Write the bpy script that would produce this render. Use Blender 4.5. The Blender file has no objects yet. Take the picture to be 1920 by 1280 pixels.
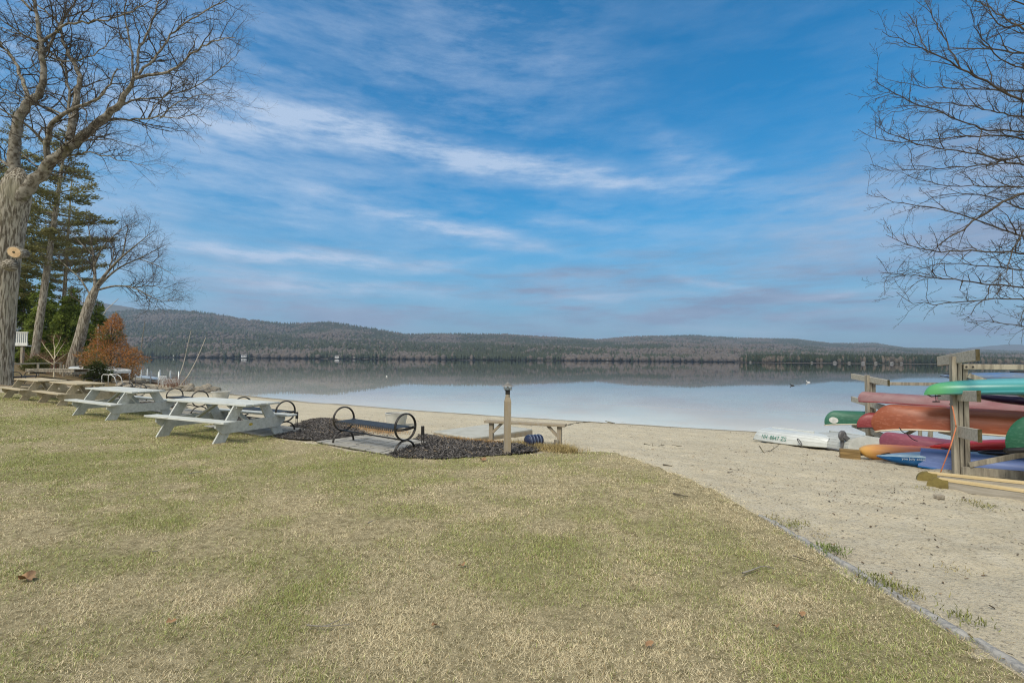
import bpy, math, random
import numpy as np
from mathutils import Vector, Matrix
from mathutils.bvhtree import BVHTree

scene = bpy.context.scene
R = math.radians
PI = math.pi
# ------------------------------------------------------------------ camera
CAM = np.array([0.0, 0.0, 2.4])
PITCH, ROLL, FPX = R(2.14), R(0.46), 900.0
Fv = np.array([0, math.cos(PITCH), math.sin(PITCH)])
R0 = np.array([1.0, 0, 0]); U0 = np.array([0, -math.sin(PITCH), math.cos(PITCH)])
Rv = R0*math.cos(ROLL) + U0*math.sin(ROLL)
Uv = -R0*math.sin(ROLL) + U0*math.cos(ROLL)
cd = bpy.data.cameras.new("camera"); cam = bpy.data.objects.new("camera", cd)
scene.collection.objects.link(cam); scene.camera = cam
cd.sensor_width = 36; cd.lens = FPX/1920*36; cd.clip_start = 0.05; cd.clip_end = 40000
M3 = Matrix(((Rv[0], Uv[0], -Fv[0]), (Rv[1], Uv[1], -Fv[1]), (Rv[2], Uv[2], -Fv[2])))
cam.matrix_world = Matrix.Translation(Vector(CAM)) @ M3.to_4x4()

def ray(px, py):
    return Fv + Rv*((px-960)/FPX) + Uv*((640-py)/FPX)
def at(px, py, Y):
    d = ray(px, py); return CAM + d*(Y/d[1])
def azel(px, py):
    d = ray(px, py); d = d/np.linalg.norm(d)
    return math.atan2(d[0], d[1]), math.asin(d[2])

# ------------------------------------------------------------------ light
SUN_EL, SUN_AZ = R(48), R(215)      # azimuth clockwise from +Y: behind the camera, to its left
scene.view_settings.view_transform = 'Standard'
scene.view_settings.look = 'None'
scene.view_settings.gamma = 1.0
scene.view_settings.exposure = 0.62
scene.cycles.use_denoising = True
scene.cycles.denoiser = 'OPENIMAGEDENOISE'
scene.cycles.denoising_input_passes = 'RGB_ALBEDO_NORMAL'
scene.cycles.denoising_prefilter = 'NONE'
scene.cycles.filter_width = 1.15
sd = bpy.data.lights.new("sun", 'SUN'); sd.energy = 2.2; sd.angle = R(20); sd.color = (1.0, 0.92, 0.78)
sun = bpy.data.objects.new("sun", sd); scene.collection.objects.link(sun)
sdir = Vector((math.sin(SUN_AZ)*math.cos(SUN_EL), math.cos(SUN_AZ)*math.cos(SUN_EL), math.sin(SUN_EL)))
sun.rotation_euler = sdir.to_track_quat('Z', 'Y').to_euler(); sun.location = (0, 0, 60)

world = bpy.data.worlds.new("World"); scene.world = world; world.use_nodes = True
nt = world.node_tree; nt.nodes.clear()
def N(tree, typ, **kw):
    n = tree.nodes.new(typ)
    for k, v in kw.items(): setattr(n, k, v)
    return n
def L(tree, a, b): tree.links.new(a, b)
def math_n(tree, op, a, b=None, clamp=False):
    n = N(tree, 'ShaderNodeMath', operation=op, use_clamp=clamp)
    for i, v in enumerate((a, b)):
        if v is None: continue
        if isinstance(v, (int, float)): n.inputs[i].default_value = v
        else: L(tree, v, n.inputs[i])
    return n.outputs[0]
def mixc(tree, fac, a, b, blend='MIX'):
    n = N(tree, 'ShaderNodeMix', data_type='RGBA', blend_type=blend)
    for sock, v in ((n.inputs[0], fac), (n.inputs[6], a), (n.inputs[7], b)):
        if isinstance(v, (int, float)): sock.default_value = v
        elif isinstance(v, tuple): sock.default_value = (*v, 1) if len(v) == 3 else v
        else: L(tree, v, sock)
    return n.outputs[2]
sky = N(nt, 'ShaderNodeTexSky', sky_type='NISHITA')
sky.sun_disc = False; sky.sun_elevation = SUN_EL; sky.sun_rotation = SUN_AZ
sky.altitude = 200; sky.air_density = 1.1; sky.dust_density = 0.35; sky.ozone_density = 3.0
tc = N(nt, 'ShaderNodeTexCoord')
sep = N(nt, 'ShaderNodeSeparateXYZ'); L(nt, tc.outputs['Generated'], sep.inputs[0])
az = math_n(nt, 'ARCTAN2', sep.outputs[0], sep.outputs[1])
el = math_n(nt, 'ARCSINE', sep.outputs[2])
comb = N(nt, 'ShaderNodeCombineXYZ'); L(nt, az, comb.inputs[0]); L(nt, el, comb.inputs[1])
# wisps: two noises displace the coordinates the cloud bands are laid out in
def wnoise(scale, detail, sx, sy, rot=0, rough=0.6):
    m = N(nt, 'ShaderNodeMapping'); m.inputs['Scale'].default_value = (sx, sy, 1); m.inputs['Rotation'].default_value = (0, 0, rot)
    L(nt, comb.outputs[0], m.inputs[0])
    n = N(nt, 'ShaderNodeTexNoise'); n.inputs['Scale'].default_value = scale; n.inputs['Detail'].default_value = detail
    n.inputs['Roughness'].default_value = rough
    L(nt, m.outputs[0], n.inputs['Vector']); return n
w1 = wnoise(4.0, 8, 1, 3.2, 0.15)
va = N(nt, 'ShaderNodeVectorMath', operation='SUBTRACT'); L(nt, w1.outputs['Color'], va.inputs[0]); va.inputs[1].default_value = (.5, .5, .5)
vb = N(nt, 'ShaderNodeVectorMath', operation='MULTIPLY'); L(nt, va.outputs[0], vb.inputs[0]); vb.inputs[1].default_value = (.30, .055, 0)
vc = N(nt, 'ShaderNodeVectorMath', operation='ADD'); L(nt, comb.outputs[0], vc.inputs[0]); L(nt, vb.outputs[0], vc.inputs[1])
fib = wnoise(7.0, 9, 1, 5.0, 0.22, 0.68)
fibr = N(nt, 'ShaderNodeMapRange'); fibr.inputs['From Min'].default_value = .36; fibr.inputs['From Max'].default_value = .66
fibr.inputs['To Min'].default_value = 0.25; fibr.inputs['To Max'].default_value = 1.25
L(nt, fib.outputs['Fac'], fibr.inputs['Value'])
veil = wnoise(2.6, 10, 1, 4.2, 0.2, .68)
vr = N(nt, 'ShaderNodeMapRange'); vr.inputs['From Min'].default_value = .44; vr.inputs['From Max'].default_value = .70
vr.inputs['To Min'].default_value = 0.0; vr.inputs['To Max'].default_value = .46
L(nt, veil.outputs['Fac'], vr.inputs['Value'])
def band(p0, p1, wpx, inten):
    a, b = np.array(azel(*p0)), np.array(azel(*p1))
    c = (a+b)/2; half = np.linalg.norm(b-a)/2; ang = math.atan2(b[1]-a[1], b[0]-a[0])
    m = N(nt, 'ShaderNodeMapping', vector_type='TEXTURE')
    m.inputs['Location'].default_value = (c[0], c[1], 0); m.inputs['Rotation'].default_value = (0, 0, ang)
    m.inputs['Scale'].default_value = (half*.9, wpx/900, 1)
    L(nt, vc.outputs[0], m.inputs[0])
    d = N(nt, 'ShaderNodeVectorMath', operation='DOT_PRODUCT'); L(nt, m.outputs[0], d.inputs[0]); L(nt, m.outputs[0], d.inputs[1])
    e = math_n(nt, 'EXPONENT', math_n(nt, 'MULTIPLY', d.outputs['Value'], -1.0))
    return math_n(nt, 'MULTIPLY', e, inten)
def total(bands):
    s = None
    for b in bands:
        v = band(*b); s = v if s is None else math_n(nt, 'ADD', s, v)
    return s
white = total([((300, 195), (780, 250), 27, .72), ((620, 232), (1180, 335), 26, 1.1), ((1000, 330), (1420, 350), 20, .45),
    ((640, 372), (1010, 458), 15, .95), ((290, 452), (800, 498), 12, 1.25), ((380, 530), (830, 545), 14, 1.0), ((960, 400), (1200, 440), 14, .4),
    ((180, 300), (620, 150), 120, .40), ((1180, 250), (1400, 330), 30, .4), ((1250, 510), (1440, 545), 10, .5), ((1480, 550), (1720, 545), 9, .55),
    ((-100, 300), (350, 120), 160, .45), ((1400, 420), (1720, 360), 60, .4), ((650, 130), (900, 90), 45, .30), ((330, 500), (620, 520), 10, .4), ((700, 510), (1000, 470), 9, .3), ((1000, 560), (1300, 545), 7, .5), ((1330, 590), (1720, 585), 7, .45), ((420, 400), (700, 360), 40, .3), ((900, 60), (1250, 160), 50, .22), ((1150, 620), (1600, 622), 7, .4)])
white = math_n(nt, 'MULTIPLY', white, fibr.outputs[0])
cr_ = N(nt, 'ShaderNodeMapRange', interpolation_type='SMOOTHSTEP'); cr_.inputs['From Min'].default_value = R(-4); cr_.inputs['From Max'].default_value = R(18); L(nt, az, cr_.inputs['Value'])
ce_ = N(nt, 'ShaderNodeMapRange', interpolation_type='SMOOTHSTEP'); ce_.inputs['From Min'].default_value = R(13); ce_.inputs['From Max'].default_value = R(24); L(nt, el, ce_.inputs['Value'])
clear = math_n(nt, 'SUBTRACT', 1.0, math_n(nt, 'MULTIPLY', math_n(nt, 'MULTIPLY', cr_.outputs[0], ce_.outputs[0]), .72))
white = math_n(nt, 'ADD', white, math_n(nt, 'MULTIPLY', vr.outputs[0], clear), True)
white = math_n(nt, 'MULTIPLY', white, 0.85)
grey = total([((300, 575), (880, 605), 20, .85), ((880, 545), (1330, 525), 26, .75), ((950, 610), (1500, 590), 24, .7), ((1200, 575), (1750, 600), 22, .6),
    ((1450, 400), (2000, 330), 90, .55), ((1300, 480), (1720, 480), 40, .45), ((1750, 150), (2050, 350), 130, .6), ((150, 600), (600, 640), 30, .5), ((600, 590), (880, 600), 10, .6), ((1000, 515), (1200, 500), 12, .5), ((1250, 560), (1500, 550), 10, .6), ((330, 480), (560, 490), 9, .4), ((1750, 420), (2000, 560), 110, .5), ((1000, 600), (1400, 575), 9, .5)])
low = wnoise(3.0, 8, 1, 9, 0.03, .62)
lr = N(nt, 'ShaderNodeMapRange'); lr.inputs['From Min'].default_value = .47; lr.inputs['From Max'].default_value = .66; lr.inputs['To Max'].default_value = 1.0; L(nt, low.outputs['Fac'], lr.inputs['Value'])
le = N(nt, 'ShaderNodeMapRange', interpolation_type='SMOOTHSTEP'); le.inputs['From Min'].default_value = R(17); le.inputs['From Max'].default_value = R(7); L(nt, el, le.inputs['Value'])
grey = math_n(nt, 'ADD', grey, math_n(nt, 'MULTIPLY', lr.outputs[0], le.outputs[0]))
gfib = N(nt, 'ShaderNodeMapRange'); gfib.inputs['From Min'].default_value = .38; gfib.inputs['From Max'].default_value = .6
gfib.inputs['To Min'].default_value = .4; gfib.inputs['To Max'].default_value = 1.1
L(nt, fib.outputs['Fac'], gfib.inputs['Value'])
grey = math_n(nt, 'MULTIPLY', grey, gfib.outputs[0], True)
hzf = math_n(nt, 'MULTIPLY', math_n(nt, 'EXPONENT', math_n(nt, 'MULTIPLY', math_n(nt, 'MULTIPLY', el, el), -16.0)), .80)
tg = N(nt, 'ShaderNodeMapRange', interpolation_type='SMOOTHSTEP'); tg.inputs['From Min'].default_value = R(8); tg.inputs['From Max'].default_value = R(34); L(nt, el, tg.inputs['Value'])
skyc = mixc(nt, 1.0, sky.outputs[0], mixc(nt, tg.outputs[0], (.66, .86, .86), (.30, .76, .92)), 'MULTIPLY')
SKYHS = N(nt, 'ShaderNodeHueSaturation'); SKYHS.inputs['Saturation'].default_value = 1.32; SKYHS.inputs['Value'].default_value = 1.34
L(nt, skyc, SKYHS.inputs['Color'])
# unseen pale cloud added overhead and behind the camera to whiten ambient light
ov = N(nt, 'ShaderNodeMapRange', interpolation_type='SMOOTHSTEP'); ov.inputs['From Min'].default_value = R(40); ov.inputs['From Max'].default_value = R(62); L(nt, el, ov.inputs['Value'])
bk = N(nt, 'ShaderNodeMapRange', interpolation_type='SMOOTHSTEP'); bk.inputs['From Min'].default_value = R(58); bk.inputs['From Max'].default_value = R(95); L(nt, math_n(nt, 'ABSOLUTE', az), bk.inputs['Value'])
fill_cloud = math_n(nt, 'MULTIPLY', math_n(nt, 'MAXIMUM', ov.outputs[0], bk.outputs[0]), .8)
c0 = mixc(nt, hzf, SKYHS.outputs[0], (1.15, 2.75, 4.9))
c1 = mixc(nt, grey, c0, (1.85, 2.65, 4.1))
c2 = mixc(nt, white, c1, (4.3, 5.3, 6.9))
bg = N(nt, 'ShaderNodeBackground'); bg.inputs['Strength'].default_value = 0.08
c2 = mixc(nt, fill_cloud, c2, (7.2, 7.2, 7.1))
L(nt, c2, bg.inputs['Color'])
wo = N(nt, 'ShaderNodeOutputWorld'); L(nt, bg.outputs[0], wo.inputs['Surface'])

# ------------------------------------------------------------------ helpers
col = scene.collection
rng = np.random.default_rng(7)
random.seed(7)
def V(*a): return np.array(a, float)
def tag(o, label=None, cat=None, group=None, kind=None):
    if label: o['label'] = label
    if cat: o['category'] = cat
    if group: o['group'] = group
    if kind: o['kind'] = kind
    return o
def thing(name, label, cat, loc=(0, 0, 0), rz=0.0, group=None, rot=None):
    o = bpy.data.objects.new(name, None); col.objects.link(o)
    o.empty_display_size = .2
    o.location = loc; o.rotation_euler = rot if rot else (0, 0, rz)
    return tag(o, label, cat, group)
def dup(root, loc, rz, label=None, group=None, rot=None):
    r = root.copy(); col.objects.link(r); r.location = loc; r.rotation_euler = rot if rot else (0, 0, rz)
    if label: r['label'] = label
    if group: r['group'] = group
    for ch in list(root.children):
        c = ch.copy(); col.objects.link(c); c.parent = r
        for g in list(ch.children):
            d = g.copy(); col.objects.link(d); d.parent = c
    return r
def link_mesh(name, me, m=None, parent=None):
    if m is not None:
        for mm in (m if isinstance(m, (list, tuple)) else [m]): me.materials.append(mm)
    o = bpy.data.objects.new(name, me); col.objects.link(o)
    if parent is not None: o.parent = parent
    return o
def np_mesh(name, verts, faces, m=None, parent=None, cols=None, smooth=False, attrs=None):
    """verts (n,3); faces: list of int arrays (k,n) of equal corner counts"""
    me = bpy.data.meshes.new(name)
    verts = np.asarray(verts, np.float32)
    me.vertices.add(len(verts)); me.vertices.foreach_set('co', verts.ravel())
    loops = np.concatenate([f.ravel() for f in faces]).astype(np.int32)
    sizes = np.concatenate([np.full(len(f), f.shape[1]) for f in faces])
    starts = np.concatenate(([0], np.cumsum(sizes)[:-1])).astype(np.int32)
    me.loops.add(len(loops)); me.loops.foreach_set('vertex_index', loops)
    me.polygons.add(len(sizes)); me.polygons.foreach_set('loop_start', starts)
    if smooth: me.polygons.foreach_set('use_smooth', np.ones(len(sizes), bool))
    if cols is not None:
        a = me.attributes.new('col', 'FLOAT_COLOR', 'POINT')
        c4 = np.ones((len(verts), 4), np.float32); c4[:, :3] = cols
        a.data.foreach_set('color', c4.ravel())
    for k, v in (attrs or {}).items():
        a = me.attributes.new(k, 'FLOAT', 'POINT'); a.data.foreach_set('value', np.asarray(v, np.float32))
    me.update(calc_edges=True); me.validate()
    return link_mesh(name, me, m, parent)

class MB:
    def __init__(s): s.v = []; s.f = []; s.m = []
    def add(s, vs, fs, mi=0):
        b = len(s.v); s.v += [tuple(map(float, p)) for p in vs]
        for f in fs: s.f.append([i+b for i in f]); s.m.append(mi)
    def box(s, c, size, rot=None, mi=0, bev=0.0):
        hx, hy, hz = size[0]/2, size[1]/2, size[2]/2
        if bev <= 0:
            vs = [Vector((x, y, z)) for x in (-hx, hx) for y in (-hy, hy) for z in (-hz, hz)]
            fs = [(0, 1, 3, 2), (4, 6, 7, 5), (0, 4, 5, 1), (2, 3, 7, 6), (0, 2, 6, 4), (1, 5, 7, 3)]
        else:
            import bmesh
            bm = bmesh.new(); bmesh.ops.create_cube(bm, size=1)
            for v in bm.verts: v.co = Vector((v.co.x*size[0], v.co.y*size[1], v.co.z*size[2]))
            bmesh.ops.bevel(bm, geom=bm.edges[:], offset=bev, segments=1, affect='EDGES')
            bm.verts.index_update()
            vs = [v.co.copy() for v in bm.verts]; fs = [[v.index for v in f.verts] for f in bm.faces]; bm.free()
        if rot is not None: vs = [rot @ p for p in vs]
        s.add([(p[0]+c[0], p[1]+c[1], p[2]+c[2]) for p in vs], fs, mi)
    def beam(s, a, b, w, t, up=(0, 0, 1), mi=0, bev=0.0):
        """board from a to b; w across (perpendicular to up), t along up"""
        a, b, up = Vector(a), Vector(b), Vector(up)
        x = (b-a); ln = x.length; x.normalize()
        y = up.cross(x).normalized(); z = x.cross(y)
        rot = Matrix((x, y, z)).transposed()
        s.box((a+b)/2, (ln, w, t), rot, mi, bev)
    def prism(s, poly, a, b, mi=0):
        """poly: list of (u,v) -> 3D via a(u,v) and b(u,v)"""
        n = len(poly)
        vs = [a(*p) for p in poly]+[b(*p) for p in poly]
        fs = [tuple(range(n))[::-1], tuple(range(n, 2*n))]+[(i, (i+1) % n, n+(i+1) % n, n+i) for i in range(n)]
        s.add(vs, fs, mi)
    def tube(s, pts, rad, k=8, closed=False, mi=0, caps=True):
        pts = [np.array(p, float) for p in pts]; n = len(pts)
        rad = [rad]*n if np.isscalar(rad) else rad
        vs = []; prev = None
        for i in range(n):
            if closed: t = pts[(i+1) % n]-pts[i-1]
            else: t = pts[min(i+1, n-1)]-pts[max(i-1, 0)]
            t = t/(np.linalg.norm(t)+1e-12)
            if prev is None:
                ref = V(0, 0, 1) if abs(t[2]) < .9 else V(1, 0, 0)
                u = np.cross(t, ref)
            else: u = prev-t*np.dot(prev, t)
            u /= np.linalg.norm(u)+1e-12; prev = u; w = np.cross(t, u)
            for j in range(k):
                a = 2*PI*j/k
                vs.append(pts[i]+rad[i]*(math.cos(a)*u+math.sin(a)*w))
        fs = []
        for i in range(n if closed else n-1):
            i2 = (i+1) % n
            for j in range(k):
                fs.append((i*k+j, i*k+(j+1) % k, i2*k+(j+1) % k, i2*k+j))
        if not closed and caps: fs += [tuple(range(k))[::-1], tuple((n-1)*k+j for j in range(k))]
        s.add(vs, fs, mi)
    def lathe(s, prof, k=20, c=(0, 0, 0), mi=0):
        n = len(prof); vs = []; fs = []
        for r, z in prof:
            for j in range(k):
                a = 2*PI*j/k; vs.append((c[0]+r*math.cos(a), c[1]+r*math.sin(a), c[2]+z))
        for i in range(n-1):
            for j in range(k): fs.append((i*k+j, i*k+(j+1) % k, (i+1)*k+(j+1) % k, (i+1)*k+j))
        fs += [tuple(range(k))[::-1], tuple((n-1)*k+j for j in range(k))]
        s.add(vs, fs, mi)
    def grid(s, rows, mi=0, wrap=False):
        n, k = len(rows), len(rows[0]); vs = [p for r in rows for p in r]
        fs = [(i*k+j, i*k+(j+1) % k, (i+1)*k+(j+1) % k, (i+1)*k+j) for i in range(n-1) for j in range(k if wrap else k-1)]
        s.add(vs, fs, mi)
    def build(s, name, m=None, parent=None, smooth=False):
        me = bpy.data.meshes.new(name); me.from_pydata(s.v, [], s.f)
        if smooth: me.polygons.foreach_set('use_smooth', [True]*len(me.polygons))
        if isinstance(m, (list, tuple)): me.polygons.foreach_set('material_index', s.m)
        me.validate(); me.update()
        o = link_mesh(name, me, m, parent)
        return o
def fix_normals(o):
    import bmesh
    bm = bmesh.new(); bm.from_mesh(o.data); bmesh.ops.recalc_face_normals(bm, faces=bm.faces); bm.to_mesh(o.data); bm.free()
    return o

def vnoise(x, y, seed=0):
    x = np.asarray(x, float); y = np.asarray(y, float)
    xi = np.floor(x).astype(np.int64); yi = np.floor(y).astype(np.int64); fx = x-xi; fy = y-yi
    fx = fx*fx*(3-2*fx); fy = fy*fy*(3-2*fy)
    def h(a, b):
        n = (a*374761393+b*668265263+seed*1442695041) & 0x7fffffff
        n = ((n ^ (n >> 13))*1274126177) & 0x7fffffff
        return ((n ^ (n >> 16)) & 0xffff)/65535.0
    return (h(xi, yi)*(1-fx)+h(xi+1, yi)*fx)*(1-fy)+(h(xi, yi+1)*(1-fx)+h(xi+1, yi+1)*fx)*fy
def fbm(x, y, seed=0, o=4):
    s = 0; a = .5; t = 0
    for i in range(o):
        s = s+a*vnoise(x*2**i+17.3*i, y*2**i-9.1*i, seed+i); t += a; a *= .5
    return s/t

# ------------------------------------------------------------------ terrain
def z0pt(px, py):
    d = ray(px, py); t = -CAM[2]/d[2]; p = CAM+d*t; return (p[0], p[1])
SHORE = [(-400, 300), (-150, 130), (-75, 78)] + [z0pt(*p) for p in ((270, 711), (330, 722), (440, 740), (600, 755), (800, 770), (1000, 783), (1160, 793), (1400, 807), (1550, 818))] + \
        [(13.9, 13.2), (22, 10), (45, 2), (110, -25), (400, -150)]
SHORE = np.array(SHORE)
LAND = np.vstack([SHORE, [(400, -600), (-700, -600), (-700, 300)]])
def inside(poly, x, y):
    x = np.asarray(x, float); y = np.asarray(y, float); r = np.zeros(np.broadcast(x, y).shape, bool); n = len(poly)
    for i in range(n):
        x1, y1 = poly[i]; x2, y2 = poly[(i+1) % n]
        c = ((y1 > y) != (y2 > y)); xx = (x2-x1)*(y-y1)/((y2-y1) if y2 != y1 else 1e-9)+x1
        r ^= c & (x < xx)
    return r
def segdist(poly, x, y, closed=False):
    best = np.full(np.broadcast(x, y).shape, 1e9); n = len(poly)
    for i in range(n if closed else n-1):
        ax, ay = poly[i]; bx, by = poly[(i+1) % n]; dx, dy = bx-ax, by-ay
        t = np.clip(((x-ax)*dx+(y-ay)*dy)/(dx*dx+dy*dy+1e-12), 0, 1)
        best = np.minimum(best, (x-ax-t*dx)**2+(y-ay-t*dy)**2)
    return np.sqrt(best)
def shore_s(x, y):
    d = segdist(SHORE, x, y); return np.where(inside(LAND, x, y), d, -d)
def sstep(a, b, x):
    t = np.clip((x-a)/(b-a), 0, 1); return t*t*(3-2*t)
def gz(x, y):
    x = np.asarray(x, float); y = np.asarray(y, float)
    s = shore_s(x, y)
    s = s+(fbm(x*.35, y*.35, 5, 3)-.5)*.5*np.exp(-(s/3)**2)
    beach = np.where(s > 0, .07*s, .09*s)
    beach = np.maximum(beach, -4-0*s)
    lawn = .80-.0125*np.clip(y, -5, 10)+.012*np.clip(-8-x, 0, 12)
    k = .12; h = np.clip(.5+.5*(lawn-beach)/k, 0, 1)
    z = lawn*(1-h)+beach*h-k*h*(1-h)
    z = z+.05*np.clip(-20-x, 0, 60)*sstep(2, 12, s)
    return z
def g(x, y): return float(gz(np.array([x]), np.array([y]))[0])
def on(px, py, h=0.0):
    d = ray(px, py); ts = np.geomspace(.8, 300, 900); p = CAM+d*ts[:, None]
    f = p[:, 2]-(gz(p[:, 0], p[:, 1])+h); i = int(np.argmax(f < 0))
    if f[i] >= 0: i = len(ts)-1
    a, b = (ts[max(i-1, 0)], ts[i]); fa, fb = f[max(i-1, 0)], f[i]
    t = a+(b-a)*(fa/(fa-fb) if fa != fb else 0); return CAM+d*t

HAZE = 1.0e-4
# ------------------------------------------------------------------ materials
def mat(name, base=(.5, .5, .5), rough=.6, spec=.5, metal=0.0, noise=None, bump=None, attr=None, coat=0.0, trans=0.0, ior=1.45, scratch=None):
    """noise: (scale, (sx,sy,sz), colour2, lo, hi); bump: (scale, (sx,sy,sz), strength, distance)"""
    m = bpy.data.materials.new(name); m.use_nodes = True; t = m.node_tree
    p = t.nodes['Principled BSDF']
    p.inputs['Roughness'].default_value = rough; p.inputs['Specular IOR Level'].default_value = spec
    p.inputs['Metallic'].default_value = metal; p.inputs['Coat Weight'].default_value = coat
    p.inputs['Transmission Weight'].default_value = trans; p.inputs['IOR'].default_value = ior
    tcn = N(t, 'ShaderNodeTexCoord')
    def tex(scale, sv, detail=6, rough=.6):
        mp = N(t, 'ShaderNodeMapping'); mp.inputs['Scale'].default_value = sv; L(t, tcn.outputs['Object'], mp.inputs[0])
        n = N(t, 'ShaderNodeTexNoise'); n.inputs['Scale'].default_value = scale; n.inputs['Detail'].default_value = detail
        n.inputs['Roughness'].default_value = rough; L(t, mp.outputs[0], n.inputs['Vector']); return n
    src = None
    if attr:
        a = N(t, 'ShaderNodeAttribute', attribute_name=attr); src = a.outputs['Color']
    else:
        rgb = N(t, 'ShaderNodeRGB'); rgb.outputs[0].default_value = (*base, 1); src = rgb.outputs[0]
    for nz in ([noise] if isinstance(noise, tuple) else (noise or [])):
        sc, sv, c2, lo, hi = nz
        n = tex(sc, sv)
        mr = N(t, 'ShaderNodeMapRange'); mr.inputs['From Min'].default_value = lo; mr.inputs['From Max'].default_value = hi
        L(t, n.outputs['Fac'], mr.inputs['Value'])
        src = mixc(t, mr.outputs[0], src, c2)
    L(t, src, p.inputs['Base Color'])
    if bump:
        sc, sv, st, dist = bump
        n = tex(sc, sv, 8, .65)
        b = N(t, 'ShaderNodeBump'); b.inputs['Strength'].default_value = st; b.inputs['Distance'].default_value = dist
        L(t, n.outputs['Fac'], b.inputs['Height']); L(t, b.outputs[0], p.inputs['Normal'])
    return m
M = {}
def translucent(m, fac):
    t = m.node_tree; p = t.nodes['Principled BSDF']; o = t.nodes['Material Output']
    tr_ = N(t, 'ShaderNodeBsdfTranslucent'); mx = N(t, 'ShaderNodeMixShader'); mx.inputs[0].default_value = fac
    L(t, p.inputs['Base Color'].links[0].from_socket, tr_.inputs['Color']); L(t, p.outputs[0], mx.inputs[1]); L(t, tr_.outputs[0], mx.inputs[2]); L(t, mx.outputs[0], o.inputs['Surface'])
    return m
M['white_wood'] = mat('white_painted_wood', (.54, .56, .53), .6, .3, noise=[(2.2, (.5, 6, 6), (.44, .46, .43), .42, .62), (6, (1, 9, 9), (.30, .29, .25), .57, .72)], bump=(9, (1, 14, 14), .35, .004))
M['old_wood'] = mat('weathered_wood', (.48, .41, .285), .8, .2, noise=[(2.5, (.5, 7, 7), (.35, .305, .215), .4, .65), (9, (.6, 14, 14), (.16, .14, .10), .6, .75)], bump=(8, (1, 16, 16), .5, .005))
M['grey_wood'] = mat('grey_weathered_wood', (.36, .325, .255), .85, .2, noise=[(2.2, (6, 6, .6), (.17, .15, .12), .42, .65), (10, (14, 14, .8), (.10, .09, .075), .6, .74)], bump=(8, (16, 16, 1), .6, .006))
M['arm_wood'] = mat('split_grey_wood', (.45, .42, .35), .9, .15, noise=[(3, (1, 7, 7), (.33, .305, .25), .42, .64), (5, (.6, 16, 16), (.15, .135, .11), .62, .72)], bump=(9, (1, 18, 18), .7, .008))
M['end_wood'] = mat('dark_end_grain', (.10, .085, .05), .9, .15, noise=(14, (1, 1, 1), (.05, .045, .02), .4, .65))
M['post_wood'] = mat('tan_post_wood', (.30, .262, .205), .8, .25, noise=[(3, (6, 6, .7), (.29, .235, .155), .4, .66), (30, (3, 3, .3), (.22, .175, .12), .6, .78)], bump=(14, (10, 10, .8), .35, .003))
M['pine_board'] = mat('new_pine_board', (.58, .46, .26), .7, .25, noise=(4, (.6, 9, 9), (.47, .36, .19), .4, .66), bump=(8, (1, 14, 14), .25, .003))
M['tan_board'] = mat('tan_treated_board', (.15, .10, .042), .75, .25, noise=(4, (.6, 9, 9), (.30, .20, .085), .4, .66))
M['grey_board'] = mat('grey_treated_board', (.36, .33, .28), .8, .2, noise=(4, (.6, 9, 9), (.26, .235, .19), .4, .66), bump=(8, (1, 14, 14), .3, .003))
M['green_ply'] = mat('olive_treated_plywood', (.20, .16, .055), .8, .2, noise=(12, (1, 1, 1), (.14, .11, .04), .4, .65))
M['black_metal'] = mat('black_painted_metal', (.022, .021, .020), .35, .5, noise=(5, (1, 1, 1), (.05, .04, .03), .5, .75))
M['slat_metal'] = mat('black_coated_slats', (.035, .037, .040), .48, .4, noise=(6, (1, 1, 1), (.07, .07, .07), .5, .8))
M['bark'] = mat('grey_bark', (.42, .385, .315), .95, .1, noise=[(2.6, (6.5, 6.5, .7), (.13, .11, .082), .44, .56), (1.2, (1, 1, .5), (.30, .28, .20), .52, .75)], bump=(3.4, (3.4, 3.4, .5), 1.0, .09))
M['limb_bark'] = mat('branch_bark', (.27, .25, .21), .95, .1, noise=[(4.5, (1, 1, 1), (.095, .08, .06), .44, .60), (1.3, (1, 1, 1), (.17, .17, .09), .55, .75)], bump=(9, (1, 1, 1), .5, .02))
M['twig_bark'] = mat('twig_bark', (.095, .080, .062), .95, .1, noise=(3, (1, 1, 1), (.065, .055, .045), .4, .65))
M['cut_wood'] = mat('sawn_cut_wood', (.58, .42, .25), .8, .2, noise=(6, (1, 1, 1), (.42, .28, .15), .45, .7))
M['foliage'] = translucent(mat('needle_foliage', attr='col', rough=.7, spec=.2), .38)
M['forest_foliage'] = mat('forest_crowns', attr='col', rough=.8, spec=.1)
M['litter'] = mat('leaf_litter', attr='col', rough=.9, spec=.1)
M['grass'] = mat('grass_blades', attr='col', rough=.75, spec=.15)
M['white_hull'] = mat('white_fibreglass', (.54, .56, .54), .35, .5, noise=[(3, (1, 1, 1), (.45, .47, .45), .45, .7), (9, (.5, 3, 3), (.40, .40, .36), .62, .8)])
M['old_white_hull'] = mat('dull_white_fibreglass', (.46, .47, .44), .6, .3, noise=[(4, (1, 1, 1), (.35, .36, .33), .42, .66), (12, (1, 3, 3), (.27, .27, .24), .6, .75)], bump=(9, (1, 1, 1), .3, .006))
def hullmat(name, c, c2, rough=.45, spec=.45, lo=.42, hi=.7):
    return mat(name, c, rough, spec, noise=[(2.2, (.6, 1.5, 1.5), c2, lo, hi), (5, (.25, 6, 6), tuple(min(1, q*1.15+.045) for q in c), .52, .74), (9, (.8, 2, 2), tuple(q*.6+.012 for q in c), .60, .76)])
M['orange'] = hullmat('orange_canoe_hull', (.265, .073, .030), (.21, .054, .025))
M['red'] = hullmat('red_canoe_hull', (.22, .030, .032), (.17, .026, .028))
M['pinkred'] = hullmat('faded_red_hull', (.225, .105, .112), (.28, .185, .188), .55)
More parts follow.
